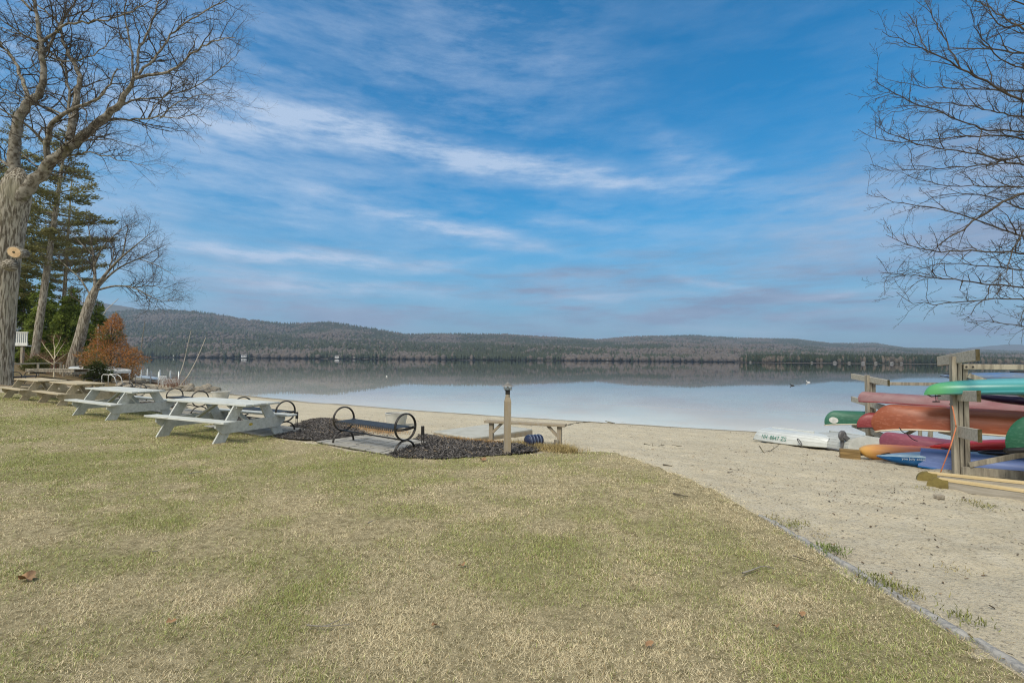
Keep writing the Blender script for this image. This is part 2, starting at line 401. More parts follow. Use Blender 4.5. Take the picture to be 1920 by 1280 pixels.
M['rose'] = hullmat('rose_hull', (.225, .055, .085), (.20, .068, .095), .5)
M['brightred'] = hullmat('bright_red_hull', (.50, .022, .022), (.40, .018, .02), .35)
M['green'] = hullmat('green_canoe_hull', (.030, .135, .085), (.026, .105, .068), .5)
M['green2'] = hullmat('deep_green_canoe_hull', (.018, .105, .055), (.015, .082, .045), .4)
M['periwinkle'] = hullmat('periwinkle_hull', (.15, .22, .47), (.13, .19, .41), .5)
M['blue'] = hullmat('blue_kayak_hull', (.008, .115, .32), (.006, .085, .25), .35)
M['paleblue'] = hullmat('pale_blue_deck', (.42, .58, .68), (.28, .45, .60), .45)
M['greyblue'] = hullmat('grey_blue_hull', (.16, .21, .27), (.10, .20, .40), .45)
M['navy'] = hullmat('navy_hull', (.012, .014, .045), (.02, .02, .06), .4)
M['alu'] = mat('dull_aluminium', (.52, .56, .58), .45, .5, .5, noise=(4, (1, 1, 1), (.40, .43, .44), .45, .7))
M['alu_dark'] = mat('weathered_metal_cap', (.26, .25, .23), .55, .4, .2, noise=(9, (1, 1, 1), (.15, .14, .13), .45, .7))
M['black_plastic'] = mat('black_plastic', (.018, .018, .019), .45, .5)
M['grey_plastic'] = mat('grey_plastic', (.10, .10, .105), .5, .4, noise=(6, (1, 1, 1), (.17, .17, .17), .45, .7))
M['vinyl'] = mat('cream_vinyl_trim', (.55, .47, .36), .5, .4)
M['black_trim'] = mat('black_gunwale', (.016, .016, .017), .4, .5)
M['oval'] = mat('pale_sticker', (.60, .60, .57), .5, .4, noise=(7, (1, 1, 1), (.40, .42, .40), .5, .7))
M['yellow'] = mat('yellow_plaque', (.55, .42, .05), .5, .4, noise=(40, (1, 1, 1), (.25, .19, .04), .5, .62))
M['greentext'] = mat('green_lettering', (.03, .17, .12), .5, .4)
M['whitetext'] = mat('white_lettering', (.70, .75, .78), .5, .4)
M['concrete'] = mat('pale_concrete', (.50, .50, .46), .85, .2, noise=[(3, (1, 1, 1), (.38, .38, .34), .42, .68), (26, (1, 1, 1), (.26, .25, .22), .6, .75)], bump=(18, (1, 1, 1), .4, .006))
M['deck'] = mat('pale_deck_coating', (.42, .42, .38), .8, .2, noise=(3, (1, 1, 1), (.34, .335, .29), .42, .68))
M['granite'] = mat('grey_granite', (.36, .345, .315), .85, .2, noise=[(30, (1, 1, 1), (.20, .20, .20), .45, .65), (5, (1, 1, 1), (.40, .39, .36), .5, .7)], bump=(22, (1, 1, 1), .6, .01))
M['rock'] = mat('tan_rock', (.31, .27, .21), .9, .2, noise=[(3, (1, 1, 1), (.18, .16, .125), .42, .64), (14, (1, 1, 1), (.42, .39, .32), .55, .75)], bump=(8, (1, 1, 1), .7, .03))
M['soil'] = mat('dark_soil', (.09, .075, .06), .95, .1, noise=(10, (1, 1, 1), (.16, .14, .11), .45, .7))
M['rope'] = mat('tan_rope', (.46, .38, .26), .9, .1)
M['orange_rope'] = mat('orange_rope', (.62, .22, .11), .8, .2)
M['white_paint'] = mat('white_painted_timber', (.66, .67, .64), .6, .3, noise=(4, (1, 1, 1), (.5, .5, .48), .5, .72))
M['birch'] = mat('white_birch_bark', (.52, .48, .42), .8, .2, noise=[(5, (1, 1, 4), (.26, .21, .17), .52, .7)])
M['blue_barrel'] = mat('navy_barrel_plastic', (.018, .026, .065), .3, .6)
M['band'] = mat('pale_barrel_band', (.11, .14, .21), .35, .5)
M['leaf'] = mat('dry_leaf', (.27, .16, .085), .85, .2, noise=(20, (1, 1, 1), (.38, .25, .14), .45, .7))
M['roof'] = mat('grey_roof', (.16, .15, .145), .8, .2)
M['wall_white'] = mat('white_wall', (.70, .70, .68), .7, .3)
M['wall_dull'] = mat('dull_white_wall', (.34, .335, .33), .7, .3)
M['wall_tan'] = mat('tan_wall', (.28, .26, .23), .7, .3)
M['feather_white'] = mat('white_feathers', (.75, .75, .74), .7, .2)
M['feather_dark'] = mat('dark_feathers', (.03, .028, .026), .7, .2)
M['glass'] = mat('clear_glass', (.95, .97, .97), .0, .5, trans=1.0, ior=1.04)
M['red_stripe'] = mat('red_cloth', (.42, .04, .05), .8, .2)
M['white_stripe'] = mat('white_cloth', (.68, .66, .64), .8, .2)
M['blue_cloth'] = mat('navy_cloth', (.03, .04, .14), .8, .2)

# ------------------------------------------------------------------ ground sheet
LAWN_PX = [(0, 736), (60, 737), (110, 741), (200, 756), (330, 779), (430, 801), (520, 822), (592, 834), (655, 847), (722, 857), (830, 863), (950, 855), (1060, 849), (1110, 848),
           (1160, 853), (1250, 882), (1340, 922), (1425, 967), (1500, 1014), (1600, 1080), (1720, 1158), (1850, 1237), (1930, 1287)]
n = 640
uu = np.linspace(-1, 1, n)
def warp(u, a, lim): b = np.arcsinh(lim/a); return a*np.sinh(b*u)
gx, gy = np.meshgrid(warp(uu, 3.0, 500)+1.0, warp(uu, 3.5, 560)+6.0, indexing='xy')
X, Y = gx.ravel(), gy.ravel()
Z = gz(X, Y)
S = shore_s(X, Y)
_lw = [on(*q)[:2] for q in LAWN_PX]
LAWN = np.array([(-60, -30), (-60, 19), (-34, 20)] + [tuple(q) for q in _lw] + [(2.6, .5), (2.6, -30)])
FOOTMASK = np.where(inside(LAWN, X, Y), 0, sstep(0, .5, segdist(LAWN, X, Y, True)))
foot = (fbm(X*2.6, Y*2.6, 31, 3)-.5)*.095+(fbm(X*9, Y*9, 41, 2)-.5)*.03
Z = Z+foot*sstep(.2, 1.5, S)*(np.hypot(X, Y) < 40)*FOOTMASK
idx = np.arange(n*n).reshape(n, n)
F = np.stack([idx[:-1, :-1], idx[:-1, 1:], idx[1:, 1:], idx[1:, :-1]], -1).reshape(-1, 4)
wood = np.clip(sstep(-20, -27, X)*sstep(14, 22, Y-0*X)+sstep(40, 60, Y+X*.3)*(X < 0), 0, 1)*sstep(1.0, 3.5, S)
wood = np.maximum(wood, sstep(-46, -52, X))
sm = bpy.data.materials.new('beach_sand'); sm.use_nodes = True; t = sm.node_tree; p = t.nodes['Principled BSDF']
p.inputs['Roughness'].default_value = .95; p.inputs['Specular IOR Level'].default_value = .15
tcn = N(t, 'ShaderNodeTexCoord')
def tnoise(t, src, scale, detail=6, rough=.6):
    q = N(t, 'ShaderNodeTexNoise'); q.inputs['Scale'].default_value = scale; q.inputs['Detail'].default_value = detail; q.inputs['Roughness'].default_value = rough
    L(t, src, q.inputs['Vector']); return q.outputs['Fac']
def rng_n(t, v, a, b, c=0.0, d=1.0):
    q = N(t, 'ShaderNodeMapRange'); L(t, v, q.inputs['Value'])
    for k, x in zip(('From Min', 'From Max', 'To Min', 'To Max'), (a, b, c, d)): q.inputs[k].default_value = x
    return q.outputs[0]
ob = tcn.outputs['Object']
c = mixc(t, rng_n(t, tnoise(t, ob, .7), .38, .64), (.545, .475, .33), (.46, .395, .27))
c = mixc(t, rng_n(t, tnoise(t, ob, 5, 8), .45, .70, 0, .75), c, (.55, .50, .385))
c = mixc(t, rng_n(t, tnoise(t, ob, 30, 4, .7), .54, .64, 0, .85), c, (.19, .155, .11))
c = mixc(t, rng_n(t, tnoise(t, ob, 110, 3, .7), .42, .62, 0, .6), c, (.60, .55, .45))
aw = N(t, 'ShaderNodeAttribute', attribute_name='wet'); c = mixc(t, aw.outputs['Fac'], c, (.17, .145, .105))
ad = N(t, 'ShaderNodeAttribute', attribute_name='wood')
c = mixc(t, ad.outputs['Fac'], c, mixc(t, rng_n(t, tnoise(t, ob, 1.6, 8), .4, .64), (.22, .15, .085), (.12, .11, .05)))
L(t, c, p.inputs['Base Color'])
bh = N(t, 'ShaderNodeMath', operation='ADD'); L(t, tnoise(t, ob, 26, 8, .7), bh.inputs[0]); L(t, tnoise(t, ob, 6, 5, .6), bh.inputs[1])
b = N(t, 'ShaderNodeBump'); b.inputs['Strength'].default_value = .9; b.inputs['Distance'].default_value = .04
L(t, bh.outputs[0], b.inputs['Height']); L(t, b.outputs[0], p.inputs['Normal'])
wet = 1-sstep(.25, .95, S+(fbm(X*1.5, Y*1.5, 77, 2)-.5)*.4)
ground = np_mesh('sand_ground', np.stack([X, Y, Z], 1), [F], sm, smooth=True, attrs={'wet': wet*.8, 'wood': wood})
tag(ground, kind='structure')

# ------------------------------------------------------------------ lawn
xs = np.concatenate([np.arange(-60, -16, .8), np.arange(-16, 6.6, .09)]); ys = np.concatenate([np.arange(-30, 1.6, .8), np.arange(1.6, 21, .09)])
lx, ly = np.meshgrid(xs, ys); sh = lx.shape; lx = lx.ravel(); ly = ly.ravel()
wob = .10*(fbm(lx*2.2, ly*2.2, 3, 3)-.5)*2
ins = inside(LAWN, lx+wob, ly+wob*.7)
li = np.arange(lx.size).reshape(sh)
LF = np.stack([li[:-1, :-1], li[:-1, 1:], li[1:, 1:], li[1:, :-1]], -1).reshape(-1, 4)
LF = LF[ins[LF].sum(1) >= 3]
used = np.unique(LF); remap = -np.ones(lx.size, int); remap[used] = np.arange(len(used))
lz = gz(lx[used], ly[used])+.022+.012*(fbm(lx[used]*3, ly[used]*3, 9, 3)-.5)
def green_amt(x, y):
    a = fbm(x*.42+3, y*.42, 51, 4); b_ = fbm(x*2.1, y*2.1, 61, 3)
    v = .30+1.5*(a-.5)+1.6*(b_-.5)+.16*sstep(4.5, 9, y)+.26*sstep(1, -7, x)
    return np.clip(v, 0.03, .95)
lm = bpy.data.materials.new('lawn_thatch'); lm.use_nodes = True; t = lm.node_tree; p = t.nodes['Principled BSDF']
p.inputs['Roughness'].default_value = .95; p.inputs['Specular IOR Level'].default_value = .1
tcn = N(t, 'ShaderNodeTexCoord'); ob = tcn.outputs['Object']
ag = N(t, 'ShaderNodeAttribute', attribute_name='green')
c = mixc(t, ag.outputs['Fac'], (.45, .375, .225), (.29, .285, .115))
c = mixc(t, rng_n(t, tnoise(t, ob, 14, 8, .75), .40, .62, 0, .9), c, (.15, .125, .06))
c = mixc(t, rng_n(t, tnoise(t, ob, 60, 4, .75), .50, .68, 0, .7), c, (.60, .52, .33))
L(t, c, p.inputs['Base Color'])
b = N(t, 'ShaderNodeBump'); b.inputs['Strength'].default_value = .9; b.inputs['Distance'].default_value = .03
L(t, tnoise(t, ob, 55, 6, .75), b.inputs['Height']); L(t, b.outputs[0], p.inputs['Normal'])
lawn = np_mesh('lawn', np.stack([lx[used], ly[used], lz], 1), [remap[LF]], lm, smooth=True, attrs={'green': green_amt(lx[used], ly[used])})
tag(lawn, kind='structure')

# grass blades
def blades(x, y, z, length, width, colr, rng, tilt_lo=.25, tilt_hi=1.35, bend=.5):
    n = len(x); a = rng.uniform(0, 2*PI, n); ti = rng.uniform(tilt_lo, tilt_hi, n); ti2 = np.clip(ti+rng.uniform(-.2, bend, n), 0, 1.6)
    h = np.stack([np.cos(a), np.sin(a)], 1)
    d1 = np.concatenate([h*np.sin(ti)[:, None], np.cos(ti)[:, None]], 1); d2 = np.concatenate([h*np.sin(ti2)[:, None], np.cos(ti2)[:, None]], 1)
    wa = a+PI/2+rng.uniform(-.6, .6, n); wv = np.stack([np.cos(wa), np.sin(wa), rng.uniform(-.3, .3, n)], 1)*(width/2)[:, None]
    p0 = np.stack([x, y, z], 1); p1 = p0+d1*(length*.55)[:, None]; p2 = p1+d2*(length*.45)[:, None]
    Vv = np.stack([p0-wv, p0+wv, p1-wv*.8, p1+wv*.8, p2], 1).reshape(-1, 3)
    b0 = np.arange(n)*5
    q = np.stack([b0, b0+1, b0+3, b0+2], 1); tr = np.stack([b0+2, b0+3, b0+4], 1)
    cc = np.repeat(colr, 5, 0)
    return Vv, q, tr, cc
gr = np.random.default_rng(3)
parts = []
bands = [(2.15, 3.6, 26000, .0021), (3.6, 5.5, 15000, .0027), (5.5, 8.5, 7500, .0040), (8.5, 13, 2600, .0070), (13, 21, 600, .013)]
for d0, d1, dens, w in bands:
    hw = 1.16*d1
    m_ = int(dens*2*hw*(d1-d0))
    x = gr.uniform(-hw, min(hw, 6.6), int(m_*(min(hw, 6.6)+hw)/(2*hw))); y = gr.uniform(d0, d1, len(x))
    k = np.abs(x) < 1.14*y+.4; x, y = x[k], y[k]
    wob = .10*(fbm(x*2.2, y*2.2, 3, 3)-.5)*2
    k = inside(LAWN, x+wob*1.4+gr.normal(size=len(x))*.05, y+wob+gr.normal(size=len(x))*.07); x, y = x[k], y[k]
    clump = fbm(x*6, y*6, 15, 2)
    k = gr.uniform(0, 1, len(x)) < .45+1.0*np.clip(clump-.2, 0, .6); x, y, clump = x[k], y[k], clump[k]
    ga = green_amt(x, y); isg = gr.uniform(0, 1, len(x)) < ga*.78
    v = gr.uniform(.65, 1.25, len(x))[:, None]
    tan = np.array([.67, .575, .365])+gr.uniform(-.07, .07, (len(x), 1))*np.array([1, 1.1, .9])
    grn = np.array([.31, .345, .115])+gr.uniform(-.04, .05, (len(x), 1))*np.array([1.2, 1, .6])
    brn = np.array([.34, .25, .13])
    cc = np.where(isg[:, None], grn, tan)*v
    cc = np.where((gr.uniform(0, 1, len(x)) < .13)[:, None], brn*v, cc)
    ln = gr.uniform(.012, .037, len(x))*(.75+.6*clump)*(1+.25*isg)
    ti = np.where(isg, 0, .2)
    Vv, q, tr, c5 = blades(x, y, gz(x, y)+.018, ln, np.full(len(x), w)*gr.uniform(.7, 1.3, len(x)), cc, gr, np.where(isg, .35, .8), np.where(isg, 1.3, 1.55))
    parts.append((Vv, q, tr, c5))
off = 0; VV, QQ, TT, CC = [], [], [], []
for Vv, q, tr, c5 in parts:
    VV.append(Vv); QQ.append(q+off); TT.append(tr+off); CC.append(c5); off += len(Vv)
print('grass blades', off//5)
gobj = np_mesh('grass', np.concatenate(VV), [np.concatenate(QQ), np.concatenate(TT)], M['grass'], cols=np.concatenate(CC))
tag(gobj, 'short patchy lawn grass, part straw and part green', 'grass', kind='stuff')

# ------------------------------------------------------------------ lake
n = 260
wx, wy = np.meshgrid(warp(np.linspace(-1, 1, n), 30, 9000), np.concatenate([warp(np.linspace(-.35, 1, n), 30, 9000)+22]), indexing='xy')
wi = np.arange(wx.size).reshape(wx.shape)
WF = np.stack([wi[:-1, :-1], wi[:-1, 1:], wi[1:, 1:], wi[1:, :-1]], -1).reshape(-1, 4)
sh_w = shore_s(wx.ravel(), wy.ravel())
wm = bpy.data.materials.new('lake_water'); wm.use_nodes = True; t = wm.node_tree; p = t.nodes['Principled BSDF']
p.inputs['Roughness'].default_value = .0; p.inputs['IOR'].default_value = 1.333; p.inputs['Specular IOR Level'].default_value = .5
ash = N(t, 'ShaderNodeAttribute', attribute_name='shallow_sheen')
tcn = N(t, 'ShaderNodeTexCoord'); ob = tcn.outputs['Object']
c = mixc(t, ash.outputs['Fac'], (.012, .018, .022), mixc(t, rng_n(t, tnoise(t, ob, .12, 4), .4, .6), (.70, .66, .54), (.62, .585, .48)))  # pale near shore: sandy bottom plus whitish sky reflection put into the colour
L(t, c, p.inputs['Base Color'])
mp = N(t, 'ShaderNodeMapping'); mp.inputs['Scale'].default_value = (.35, 1, 1); L(t, ob, mp.inputs[0])
b = N(t, 'ShaderNodeBump'); b.inputs['Strength'].default_value = .010; b.inputs['Distance'].default_value = .2
L(t, tnoise(t, mp.outputs[0], .9, 3, .5), b.inputs['Height']); L(t, b.outputs[0], p.inputs['Normal'])
shallow_sheen = np.exp(-np.clip(-sh_w, 0, 1e4)/25)
water = np_mesh('lake_water', np.stack([wx.ravel(), wy.ravel(), np.zeros(wx.size)], 1), [WF], wm, smooth=True, attrs={'shallow_sheen': shallow_sheen})
tag(water, kind='structure')

# ------------------------------------------------------------------ far hills
crest_px = [(-1400, 600), (-500, 575), (0, 585), (180, 586), (240, 581), (300, 579), (370, 583), (450, 596), (530, 606), (620, 603), (700, 615), (760, 626), (850, 625), (950, 626), (1030, 631), (1120, 636),
            (1190, 630), (1300, 628), (1380, 633), (1490, 635), (1560, 643), (1640, 643), (1700, 652), (1780, 654), (1850, 656), (1920, 658), (2300, 650), (3200, 640)]
Y0, YC = 1300.0, 3300.0
cu, cz, cY = [], [], []
for px, py in crest_px:
    yc = YC+1700*sstep(700, 1900, px)
    q = at(px, py, yc); cu.append(q[0]/yc); cz.append(q[2]-9); cY.append(yc)
def hill(u, Yd):
    zc = np.interp(u, cu, cz); yc = np.interp(u, cu, cY)
    s = np.clip((Yd-Y0)/(yc-Y0), 0, 1); o = np.clip((Yd-yc)/1500, 0, 1)
    x = u*Yd
    nz = (fbm(x/420, Yd/520, 4, 4)-.5)*2
    z = zc*(s*(.62+.38*s))+nz*26*np.sin(PI*s)*np.clip(zc/120, .25, 1)
    lowridge = 26*np.exp(-((s-.18)/.1)**2)*(.4+fbm(x/300, Yd/900, 8, 3))
    z = z+lowridge*.5
    z = np.where(Yd > yc, zc-o*160, z)
    return np.where(s <= 0, -3+(Yd-Y0)*.01, z+.6)
u_ = np.linspace(-4.5, 4.5, 960); y_ = np.concatenate([np.linspace(Y0-200, Y0, 4)[:-1], np.linspace(Y0, 5200, 110), [5600, 6500]])
UG, YG = np.meshgrid(u_, y_); ZG = hill(UG.ravel(), YG.ravel())
hi_ = np.arange(UG.size).reshape(UG.shape)
HF = np.stack([hi_[:-1, :-1], hi_[:-1, 1:], hi_[1:, 1:], hi_[1:, :-1]], -1).reshape(-1, 4)
hm = mat('leafless_hillside', (.085, .075, .066), .95, .05, noise=[(.006, (1, 1, 1), (.060, .062, .040), .45, .62), (.05, (1, 1, 1), (.11, .095, .085), .45, .7)])
hills = np_mesh('hills', np.stack([(UG*YG).ravel(), YG.ravel(), ZG], 1), [HF], hm, smooth=True)
tag(hills, kind='structure')
# farther, higher ridges left and right
def far_ridge(name, pts, Yr, thick):
    us, zs = [], []
    for px, py in pts:
        q = at(px, py, Yr); us.append(q[0]); zs.append(q[2])
    xx = np.linspace(us[0], us[-1], 160); zz = np.interp(xx, us, zs)
    rows = []
    zz = zz+(fbm(xx/260, xx*0, 6, 3)-.5)*24
    for dy, f in ((-thick, 0), (-thick*.6, .45), (-thick*.25, .85), (0, 1), (thick*.4, .8), (thick, 0)):
        rows.append([(x, Yr+dy, z*f-3) for x, z in zip(xx, zz)])
    mb = MB(); mb.grid(rows); o = mb.build(name, hm, smooth=True); tag(o, kind='structure')
far_ridge('hills', [(-300, 660), (-60, 610), (60, 580), (150, 566), (200, 568), (250, 577), (330, 600), (460, 650)], 6400, 900)
far_ridge('hills', [(1600, 668), (1720, 660), (1800, 654), (1850, 648), (1890, 645), (1960, 647), (2060, 655), (2300, 668)], 8200, 1000)

# the forest over the hills: one mass of crowns
def forest(name, x, y, z, hgt, wid, conifer, colr, rng, label, parent_mat=M['forest_foliage']):
    n = len(x); K = 5
    ang = rng.uniform(0, 2*PI, n)[:, None]+np.arange(K)*2*PI/K
    jr = rng.uniform(.7, 1.25, (n, K))
    zmid = np.where(conifer, .12, .48); zb = np.where(conifer, .05, .05); rm = np.where(conifer, .42, .62); rb = np.where(conifer, .30, .42)
    def ring(f, r): return np.stack([x[:, None]+np.cos(ang)*jr*(r*wid)[:, None], y[:, None]+np.sin(ang)*jr*(r*wid)[:, None], (z+f*hgt)[:, None]+rng.uniform(-.08, .08, (n, K))*hgt[:, None]], 2)
    top = np.stack([x+rng.uniform(-.1, .1, n)*wid, y, z+hgt], 1)[:, None, :]
    vs = np.concatenate([ring(zb, rb), ring(zmid+.1, rm), top], 1).reshape(-1, 3)
    b0 = (np.arange(n)*(2*K+1))[:, None]; j = np.arange(K); j2 = (j+1) % K
    q = np.stack([b0+j, b0+j2, b0+K+j2, b0+K+j], 2).reshape(-1, 4)
    tr = np.stack([b0+K+j, b0+K+j2, b0+2*K+0*j], 2).reshape(-1, 3)
    o = np_mesh(name, vs, [q, tr], parent_mat, cols=np.repeat(colr, 2*K+1, 0))
    tag(o, label, 'forest', kind='stuff'); return o
fr = np.random.default_rng(11)
nT = 95000
yy = np.sqrt(fr.uniform(0, 1, nT)*(5050**2-Y0**2)+Y0**2); uu2 = fr.uniform(-1.3, 1.3, nT)
yc_ = np.interp(uu2, cu, cY); k = (yy < yc_+60) & (yy > Y0+6)
yy, uu2 = yy[k], uu2[k]
# extra trees along the far waterline
y2 = Y0+8+fr.exponential(90, 8000); u2 = fr.uniform(-1.3, 1.3, 8000); yy = np.concatenate([yy, y2]); uu2 = np.concatenate([uu2, u2])
xx = uu2*yy; zz = hill(uu2, yy)
patch = fbm(xx/230, yy/230, 21, 4); fine = fbm(xx/60, yy/60, 23, 2)
keep = fr.uniform(0, 1, len(xx)) > .35*(fine < .38); xx, yy, zz, patch, fine, uu2 = xx[keep], yy[keep], zz[keep], patch[keep], fine[keep], uu2[keep]
crestness = np.clip((yy-Y0)/(np.interp(uu2, cu, cY)-Y0), 0, 1)
pc = np.clip((patch-.46)*6+.22+.06*np.exp(-((yy-Y0)/120))+.35*sstep(.8, 1, crestness)*(np.abs(uu2+.35) < .2), .04, .92)
con = fr.uniform(0, 1, len(xx)) < pc
hg = np.where(con, fr.uniform(13, 22, len(xx)), fr.uniform(9, 16, len(xx))); wd = np.where(con, fr.uniform(7, 11, len(xx)), fr.uniform(10, 17, len(xx)))
v = fr.uniform(.86, 1.13, (len(xx), 1))
warm = fr.uniform(0, 1, (len(xx), 1))
cc = np.where(con[:, None], np.array([.046, .056, .036])*v, (np.array([.104, .092, .086])+warm*np.array([.016, .008, .0]))*v)
forest('hillside_forest', xx, yy, zz-1, hg, wd, con, cc, fr, 'leafless and evergreen woods covering the hills across the lake')

# low wooded point of land on the right
HP = np.array([at(1380, 675, 980)[:2], at(1450, 676, 930)[:2], at(1600, 677, 880)[:2], at(1760, 678, 900)[:2], at(1900, 678, 1150)[:2], at(2000, 676, 1250)[:2], at(1700, 675, 1250)[:2], at(1450, 674, 1150)[:2]])
cx_, cy_ = HP.mean(0)
mb = MB(); rows = []
for f, z in ((1.06, -1.5), (1.0, .5), (.8, 2.5), (.4, 4)):
    rows.append([(cx_+(a-cx_)*f, cy_+(b_-cy_)*f, z) for a, b_ in HP])
mb.grid(rows, wrap=True); mb.add(rows[-1], [tuple(range(len(HP)))])
o = mb.build('wooded_point_land', hm, smooth=True); fix_normals(o); tag(o, kind='structure')
m_ = 60000; px_ = fr.uniform(HP[:, 0].min(), HP[:, 0].max(), m_); py_ = fr.uniform(HP[:, 1].min(), HP[:, 1].max(), m_)
k = inside(HP, px_, py_); px_, py_ = px_[k], py_[k]
dd = segdist(HP, px_, py_, True); k = (dd > 3) & (fr.uniform(0, 1, len(dd)) < np.where(dd < 70, .35, .06)); px_, py_, dd = px_[k], py_[k], dd[k]
con = fr.uniform(0, 1, len(px_)) < np.clip(.48+1.8*(fbm(px_/60, py_/60, 8, 3)-.45), .05, .9)
hg = np.where(con, fr.uniform(12, 19, len(px_)), fr.uniform(9, 15, len(px_))); wd = np.where(con, fr.uniform(4, 7, len(px_)), fr.uniform(5, 9, len(px_)))
cc = np.where(con[:, None], np.array([.030, .040, .022]), np.array([.095, .08, .062]))*fr.uniform(.6, 1.35, (len(px_), 1))
forest('wooded_point_trees', px_, py_, np.full(len(px_), .8), hg, wd, con, cc, fr, 'low woods on the point of land behind the boat rack')
# ------------------------------------------------------------------ picnic tables
def make_table(label, wood, plaque=False, Lt=2.62, W=.82):
    t_ = thing('picnic_table', label, 'picnic table', (0, 0, 0), 0, 'picnic tables on the lawn')
    mb = MB(); nb = 5; bw = W/nb
    for i in range(nb):
        mb.box(((i % 2)*.006-.003, -W/2+bw*(i+.5), .74+(i % 3)*.002), (Lt, bw-.016, .04), bev=.005)
    mb.build('tabletop', wood, t_)
    for s in (-1, 1):
        mb = MB()
        for k in (0, 1): mb.box((0, s*(.66+k*.135), .435+.002*k), (Lt, .128, .04), bev=.005)
        mb.build('seat', wood, t_)
    xe = Lt/2-.38
    for sx in (-1, 1):
        for s in (-1, 1):
            x0 = sx*xe-.02; x1 = x0+.042
            poly = [(s*.17, .718), (s*.40, .718), (s*.82, 0.0), (s*.575, 0.0)]
            mb = MB(); mb.prism(poly, lambda a, b: (x0, a, b), lambda a, b: (x1, a, b))
            fix_normals(mb.build('leg', wood, t_))
        x0 = sx*(xe+.045)-.02; x1 = x0+.042
        poly = [(-.80, .413), (-.80, .32), (-.66, .19), (.66, .19), (.80, .32), (.80, .413)]
        mb = MB(); mb.prism(poly, lambda a, b: (x0, a, b), lambda a, b: (x1, a, b))
        for y in (-.36, .36):
            for z in (.30, .37): mb.tube([(x1 if sx > 0 else x0, y, z), ((x1+.006) if sx > 0 else (x0-.006), y, z)], .011, 8)
        fix_normals(mb.build('seat_support', wood, t_))
        mb = MB(); mb.box((sx*(xe+.045), 0, .695), (.042, W-.08, .045)); mb.build('top_cleat', wood, t_)
        mb = MB(); mb.beam((sx*(xe-.03), 0, .33), (sx*.16, 0, .70), .09, .04); mb.build('brace', wood, t_)
    if plaque:
        mb = MB(); mb.lathe([(.0, 0), (.034, 0), (.034, .004), (.0, .004)], 16)
        o = mb.build('plaque', M['yellow'], t_); o.rotation_euler = (0, PI/2, 0); o.location = (xe+.069, -.05, .315); o.scale = (.8, 1.3, 1)
    return t_
def table_pose(A, B, C, h, yaw=None, Lt=2.5):
    a, b, c_ = on(*A, h), on(*B, h), on(*C, h)
    if yaw is None: yaw = math.atan2(b[1]-a[1], b[0]-a[0])
    e = (b+c_)/2; cx, cy = e[0]-math.cos(yaw)*Lt/2, e[1]-math.sin(yaw)*Lt/2
    # follow the slope of the lawn
    ax = (math.cos(yaw), math.sin(yaw))
    tilt = math.atan2(g(cx+ax[0], cy+ax[1])-g(cx-ax[0], cy-ax[1]), 2)
    return (cx, cy, g(cx, cy)+.012), (0, -tilt, yaw)
tw = make_table('white painted picnic table nearest the camera, beside the dark mulch', M['white_wood'], True)
def table_feet(near, far, Lt=2.62):
    a, b = on(*near), on(*far); dv = (a-b)[:2]; yaw = math.atan2(dv[1], dv[0]); m = (a+b)[:2]/2
    print('table feet gap', np.linalg.norm(dv), math.degrees(yaw), m)
    yaw = max(min(yaw, R(-24)), R(-38))
    cx, cy = m[0]-math.sin(yaw)*.70, m[1]+math.cos(yaw)*.70; ax = (math.cos(yaw), math.sin(yaw))
    tilt = math.atan2(g(cx+ax[0], cy+ax[1])-g(cx-ax[0], cy-ax[1]), 2)
    return (cx, cy, g(cx, cy)+.012), (0, -tilt, yaw)
loc, rot = table_feet((405, 832), (306, 820)); tw.location = loc; tw.rotation_euler = rot
loc2, rot2 = table_feet((204, 789), (146, 780))
t2 = dup(tw, loc2, 0, 'white painted picnic table between the tan tables and the nearest white one', rot=rot2)
for ch in list(t2.children):
    if ch.name.startswith('plaque'): bpy.data.objects.remove(ch)
tn = make_table('weathered tan picnic table next to the white tables, right one of the two unpainted', M['old_wood'])
loc, rot = table_feet((117, 763), (72, 755)); tn.location = loc; tn.rotation_euler = rot
loc, rot = table_feet((46, 753), (6, 746)); dup(tn, loc, 0, 'weathered tan picnic table in front of the big trunk at the left edge', rot=rot)

